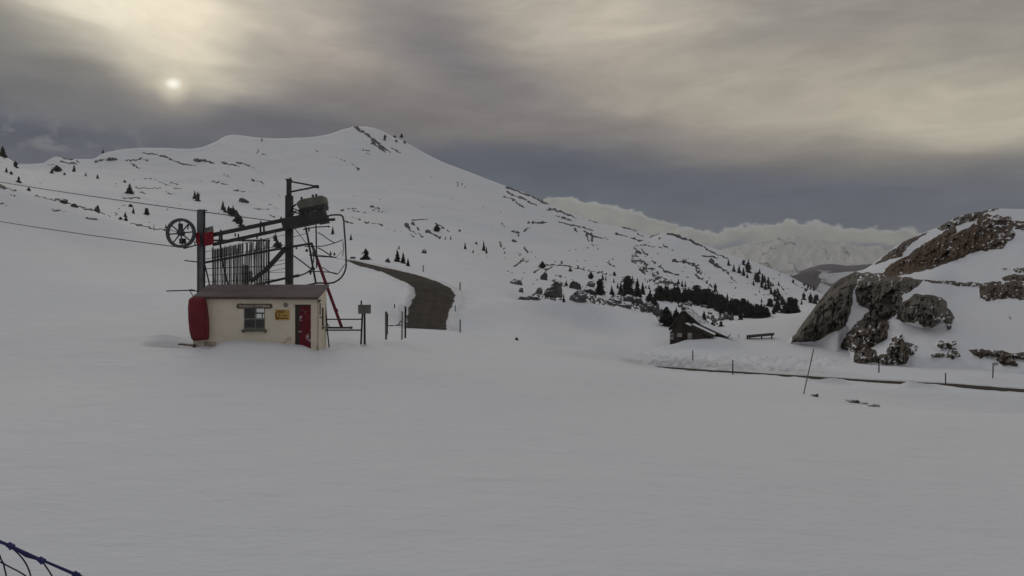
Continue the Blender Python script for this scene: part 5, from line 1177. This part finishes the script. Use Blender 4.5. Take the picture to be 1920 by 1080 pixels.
BLOBS = [  # (px, py, rx, ry, rot, colour, alpha)
 (110, 250, 440, 100, 0, (68, 73, 86), 1.), (520, 220, 420, 75, 6, (84, 84, 91), .95),
 (290, 10, 400, 110, 4, (255, 244, 218), 1.), (640, 30, 330, 70, 12, (166, 157, 146), .75), (700, 140, 430, 60, 16, (150, 140, 131), .75),
 (20, 85, 220, 75, 6, (112, 110, 106), .9), (335, 66, 100, 95, 0, (240, 228, 200), .8), (130, 175, 260, 50, 3, (104, 103, 105), .75),
 (880, 115, 280, 85, 28, (108, 105, 107), .95), (760, 205, 500, 60, 10, (104, 100, 101), .75), (1130, 45, 300, 95, 14, (190, 180, 163), .9), (1300, 180, 420, 70, 10, (158, 148, 136), .65),
 (1760, 190, 520, 110, 5, (178, 170, 152), .9), (1850, 205, 200, 55, 6, (190, 182, 162), .6), (1480, 48, 190, 42, -10, (143, 139, 131), .75), (1860, 70, 170, 40, -10, (150, 146, 137), .6),
 (1150, 255, 560, 45, 8, (126, 119, 114), .55), (1720, 300, 460, 34, 2, (112, 107, 103), .7), (980, 325, 620, 45, 4, (74, 79, 91), .85), (1500, 365, 700, 45, 0, (80, 85, 96), .75),
]
SUNB = [(322, 168, 70, 46, 0, (158, 151, 139), .6), (318, 150, 44, 17, -6, (205, 196, 172), .6), (322, 156, 24, 30, 0, (222, 213, 189), .7), (321, 151, 12, 9, 0, (255, 251, 238), 1.)]
def blob(col, coords, b, k):
    px, py, rx, ry, rot, c_, al = b
    a0, e0 = AE(px, py); ex = 57.2958 / F
    # into the blob's own axes: move its middle to 0, turn, scale
    m1 = nt.nodes.new('ShaderNodeVectorMath'); m1.operation = 'SUBTRACT'; nt.links.new(coords, m1.inputs[0]); m1.inputs[1].default_value = (a0, e0, 0)
    m2 = nt.nodes.new('ShaderNodeMapping'); m2.vector_type = 'POINT'; m2.inputs['Rotation'].default_value = (0, 0, math.radians(rot)); nt.links.new(m1.outputs[0], m2.inputs[0])
    m3 = nt.nodes.new('ShaderNodeVectorMath'); m3.operation = 'MULTIPLY'; nt.links.new(m2.outputs[0], m3.inputs[0]); m3.inputs[1].default_value = (1 / (rx * ex * .9), 1 / (ry * ex), 0)
    m4 = nt.nodes.new('ShaderNodeVectorMath'); m4.operation = 'LENGTH'; nt.links.new(m3.outputs[0], m4.inputs[0])
    f = ramp(nt, m4.outputs['Value'], 0., 1.5, al, 0.)
    lc = lin(*c_) if max(c_) <= 255 else tuple(x / 255 * 1.6 for x in c_)
    return mixc(nt, f, col, lc)
for i, b in enumerate(BLOBS): col = blob(col, warped, b, i)
# fine streaks
st2 = nt.nodes.new('ShaderNodeMapping'); st2.inputs['Rotation'].default_value = (0, 0, math.radians(11)); st2.inputs['Scale'].default_value = (.12, .6, 1); nt.links.new(warped, st2.inputs[0])
stn = noise(nt, st2.outputs[0], 1., 5, .55)
gain = ramp(nt, stn, .25, .75, .93, 1.07)
vmul = nt.nodes.new('ShaderNodeVectorMath'); vmul.operation = 'SCALE'; nt.links.new(col, vmul.inputs[0]); nt.links.new(gain, vmul.inputs['Scale']); col = vmul.outputs[0]
st3 = nt.nodes.new('ShaderNodeMapping'); st3.inputs['Rotation'].default_value = (0, 0, math.radians(17)); st3.inputs['Scale'].default_value = (.22, .75, 1); nt.links.new(warped, st3.inputs[0])
g3 = ramp(nt, noise(nt, st3.outputs[0], 1., 7, .62), .28, .72, .93, 1.07)
vm3 = nt.nodes.new('ShaderNodeVectorMath'); vm3.operation = 'SCALE'; nt.links.new(col, vm3.inputs[0]); nt.links.new(g3, vm3.inputs['Scale']); col = vm3.outputs[0]
# pale wisps low on the left
wv = nt.nodes.new('ShaderNodeMapping'); wv.inputs['Scale'].default_value = (.35, .6, 1); nt.links.new(cmb.outputs[0], wv.inputs[0])
wz = ramp(nt, noise(nt, wv.outputs[0], 1.6, 5, .6), .48, .68)
a0, e0 = AE(110, 255)
wd = mathn(nt, 'MULTIPLY', ramp(nt, mathn(nt, 'ABSOLUTE', mathn(nt, 'SUBTRACT', az, a0)), 2, 9, 1, 0), ramp(nt, mathn(nt, 'ABSOLUTE', mathn(nt, 'SUBTRACT', el, e0)), .4, 1.8, 1, 0))
col = mixc(nt, mathn(nt, 'MULTIPLY', mathn(nt, 'MULTIPLY', wz, wd), .7), col, lin(114, 115, 118))
swv = nt.nodes.new('ShaderNodeVectorMath'); swv.operation = 'MULTIPLY'; nt.links.new(vs_.outputs[0], swv.inputs[0]); swv.inputs[1].default_value = (2.2, 1.6, 0)
sadd = nt.nodes.new('ShaderNodeVectorMath'); nt.links.new(cmb.outputs[0], sadd.inputs[0]); nt.links.new(swv.outputs[0], sadd.inputs[1])
for i, b in enumerate(SUNB): col = blob(col, sadd.outputs[0], b, i)
# bank of cumulus lying on the far ridge
fcv = nt.nodes.new('ShaderNodeFloatCurve'); cv = fcv.mapping.curves[0]
EDGE = [(900, 380), (1000, 378), (1030, 371), (1058, 368), (1090, 374), (1130, 380), (1165, 388), (1205, 398), (1240, 412), (1290, 425), (1322, 433), (1345, 432), (1372, 425), (1400, 422), (1425, 419), (1455, 416), (1485, 411), (1508, 417), (1530, 414), (1560, 422), (1620, 426), (1680, 428), (1715, 429), (1740, 436), (1780, 446), (1860, 470)]
for i, (a, b) in enumerate(EDGE):
    x, y = AE(a, b); x = (x + 5) / 45; y = y / 12
    if i < 2: cv.points[0 if i == 0 else len(cv.points) - 1].location = (x, y)
    else: cv.points.new(x, y)
fcv.mapping.update()
nt.links.new(mathn(nt, 'DIVIDE', mathn(nt, 'ADD', az, 5), 45), fcv.inputs['Value'])
edge = mathn(nt, 'MULTIPLY', fcv.outputs[0], 12)
pf = nt.nodes.new('ShaderNodeMapping'); pf.inputs['Scale'].default_value = (1, 1.3, 1); nt.links.new(cmb.outputs[0], pf.inputs[0])
puff = mathn(nt, 'MULTIPLY', mathn(nt, 'SUBTRACT', noise(nt, pf.outputs[0], 1.1, 4, .5), .5), 1.5)
below = mathn(nt, 'SUBTRACT', mathn(nt, 'ADD', edge, puff), el)
cm = mathn(nt, 'MULTIPLY', ramp(nt, below, -.10, .24), mathn(nt, 'MULTIPLY', ramp(nt, az, 0, 1.5), ramp(nt, az, 32.5, 34, 1, 0)))
cbot = mixc(nt, ramp(nt, noise(nt, pf.outputs[0], .5, 4), .3, .7), lin(121, 121, 117), lin(133, 132, 127))
ccol = mixc(nt, ramp(nt, below, 0, .5), lin(146, 146, 144), cbot)
# gaps under the bank where the grey-blue distance shows
lowgap = mathn(nt, 'MULTIPLY', ramp(nt, below, .75, 1.5), ramp(nt, mathn(nt, 'ABSOLUTE', mathn(nt, 'SUBTRACT', az, AE(1340, 460)[0])), 1.6, 3.4, 1, 0))
lowgap2 = mathn(nt, 'MULTIPLY', ramp(nt, below, 1.0, 1.5), ramp(nt, mathn(nt, 'ABSOLUTE', mathn(nt, 'SUBTRACT', az, AE(1650, 460)[0])), 1.6, 3.0, 1, 0))
ccol = mixc(nt, mathn(nt, 'MAXIMUM', lowgap, lowgap2), ccol, lin(94, 99, 108))
col = mixc(nt, cm, col, ccol)
# behind the camera the overcast is duller
bh = mathn(nt, 'MULTIPLY', ramp(nt, sep.outputs[1], .25, -.35), .75)
col = mixc(nt, bh, col, lin(122, 124, 130))
# thin the clouds a little so the clear sky behind adds its share
sks = nt.nodes.new('ShaderNodeVectorMath'); sks.operation = 'SCALE'; nt.links.new(sky.outputs[0], sks.inputs[0]); sks.inputs['Scale'].default_value = .05
col = mixc(nt, .05, col, sks.outputs[0])
nt.links.new(col, bg.inputs[0]); bg.inputs[1].default_value = 1.0
nt.links.new(bg.outputs[0], out.inputs[0])

hz = MB().box((-4500, -300, -270), (5500, 6600, 360)).mesh('haze')
hm = bpy.data.materials.new('valley_air'); hm.use_nodes = True; hm.node_tree.nodes.clear()
ho = hm.node_tree.nodes.new('ShaderNodeOutputMaterial'); hv = hm.node_tree.nodes.new('ShaderNodeVolumePrincipled')
hv.inputs['Color'].default_value = (.92, .92, .90, 1); hv.inputs['Density'].default_value = .00009; hv.inputs['Anisotropy'].default_value = .25
hm.node_tree.links.new(hv.outputs[0], ho.inputs['Volume']); hz.materials.append(hm)
hob = link(bpy.data.objects.new('haze', hz)); hob['kind'] = 'stuff'

sl = bpy.data.lights.new('sun', 'SUN'); sl.energy = .5; sl.angle = math.radians(40); sl.color = (1, .95, .88)
so_ = bpy.data.objects.new('sun', sl); link(so_)
dv = Vector((math.sin(SUN_AZ) * math.cos(SUN_EL), math.cos(SUN_AZ) * math.cos(SUN_EL), math.sin(SUN_EL)))
so_.rotation_euler = (-dv).to_track_quat('-Z', 'Y').to_euler(); so_.location = dv * 50 + Vector((0, 0, 60))

cam = bpy.data.cameras.new('camera'); cam.sensor_width = 36; cam.lens = 36 * F / 1920; cam.clip_start = .1; cam.clip_end = 20000
co = bpy.data.objects.new('camera', cam); link(co); co.location = (0, 0, CZ); co.rotation_euler = (math.pi / 2, 0, 0)
scene.camera = co
vs = scene.view_settings; vs.view_transform = 'Standard'; vs.look = 'None'; vs.exposure = .13; vs.gamma = 1; vs.use_curve_mapping = False
scene.cycles.max_bounces = 6; scene.cycles.diffuse_bounces = 3
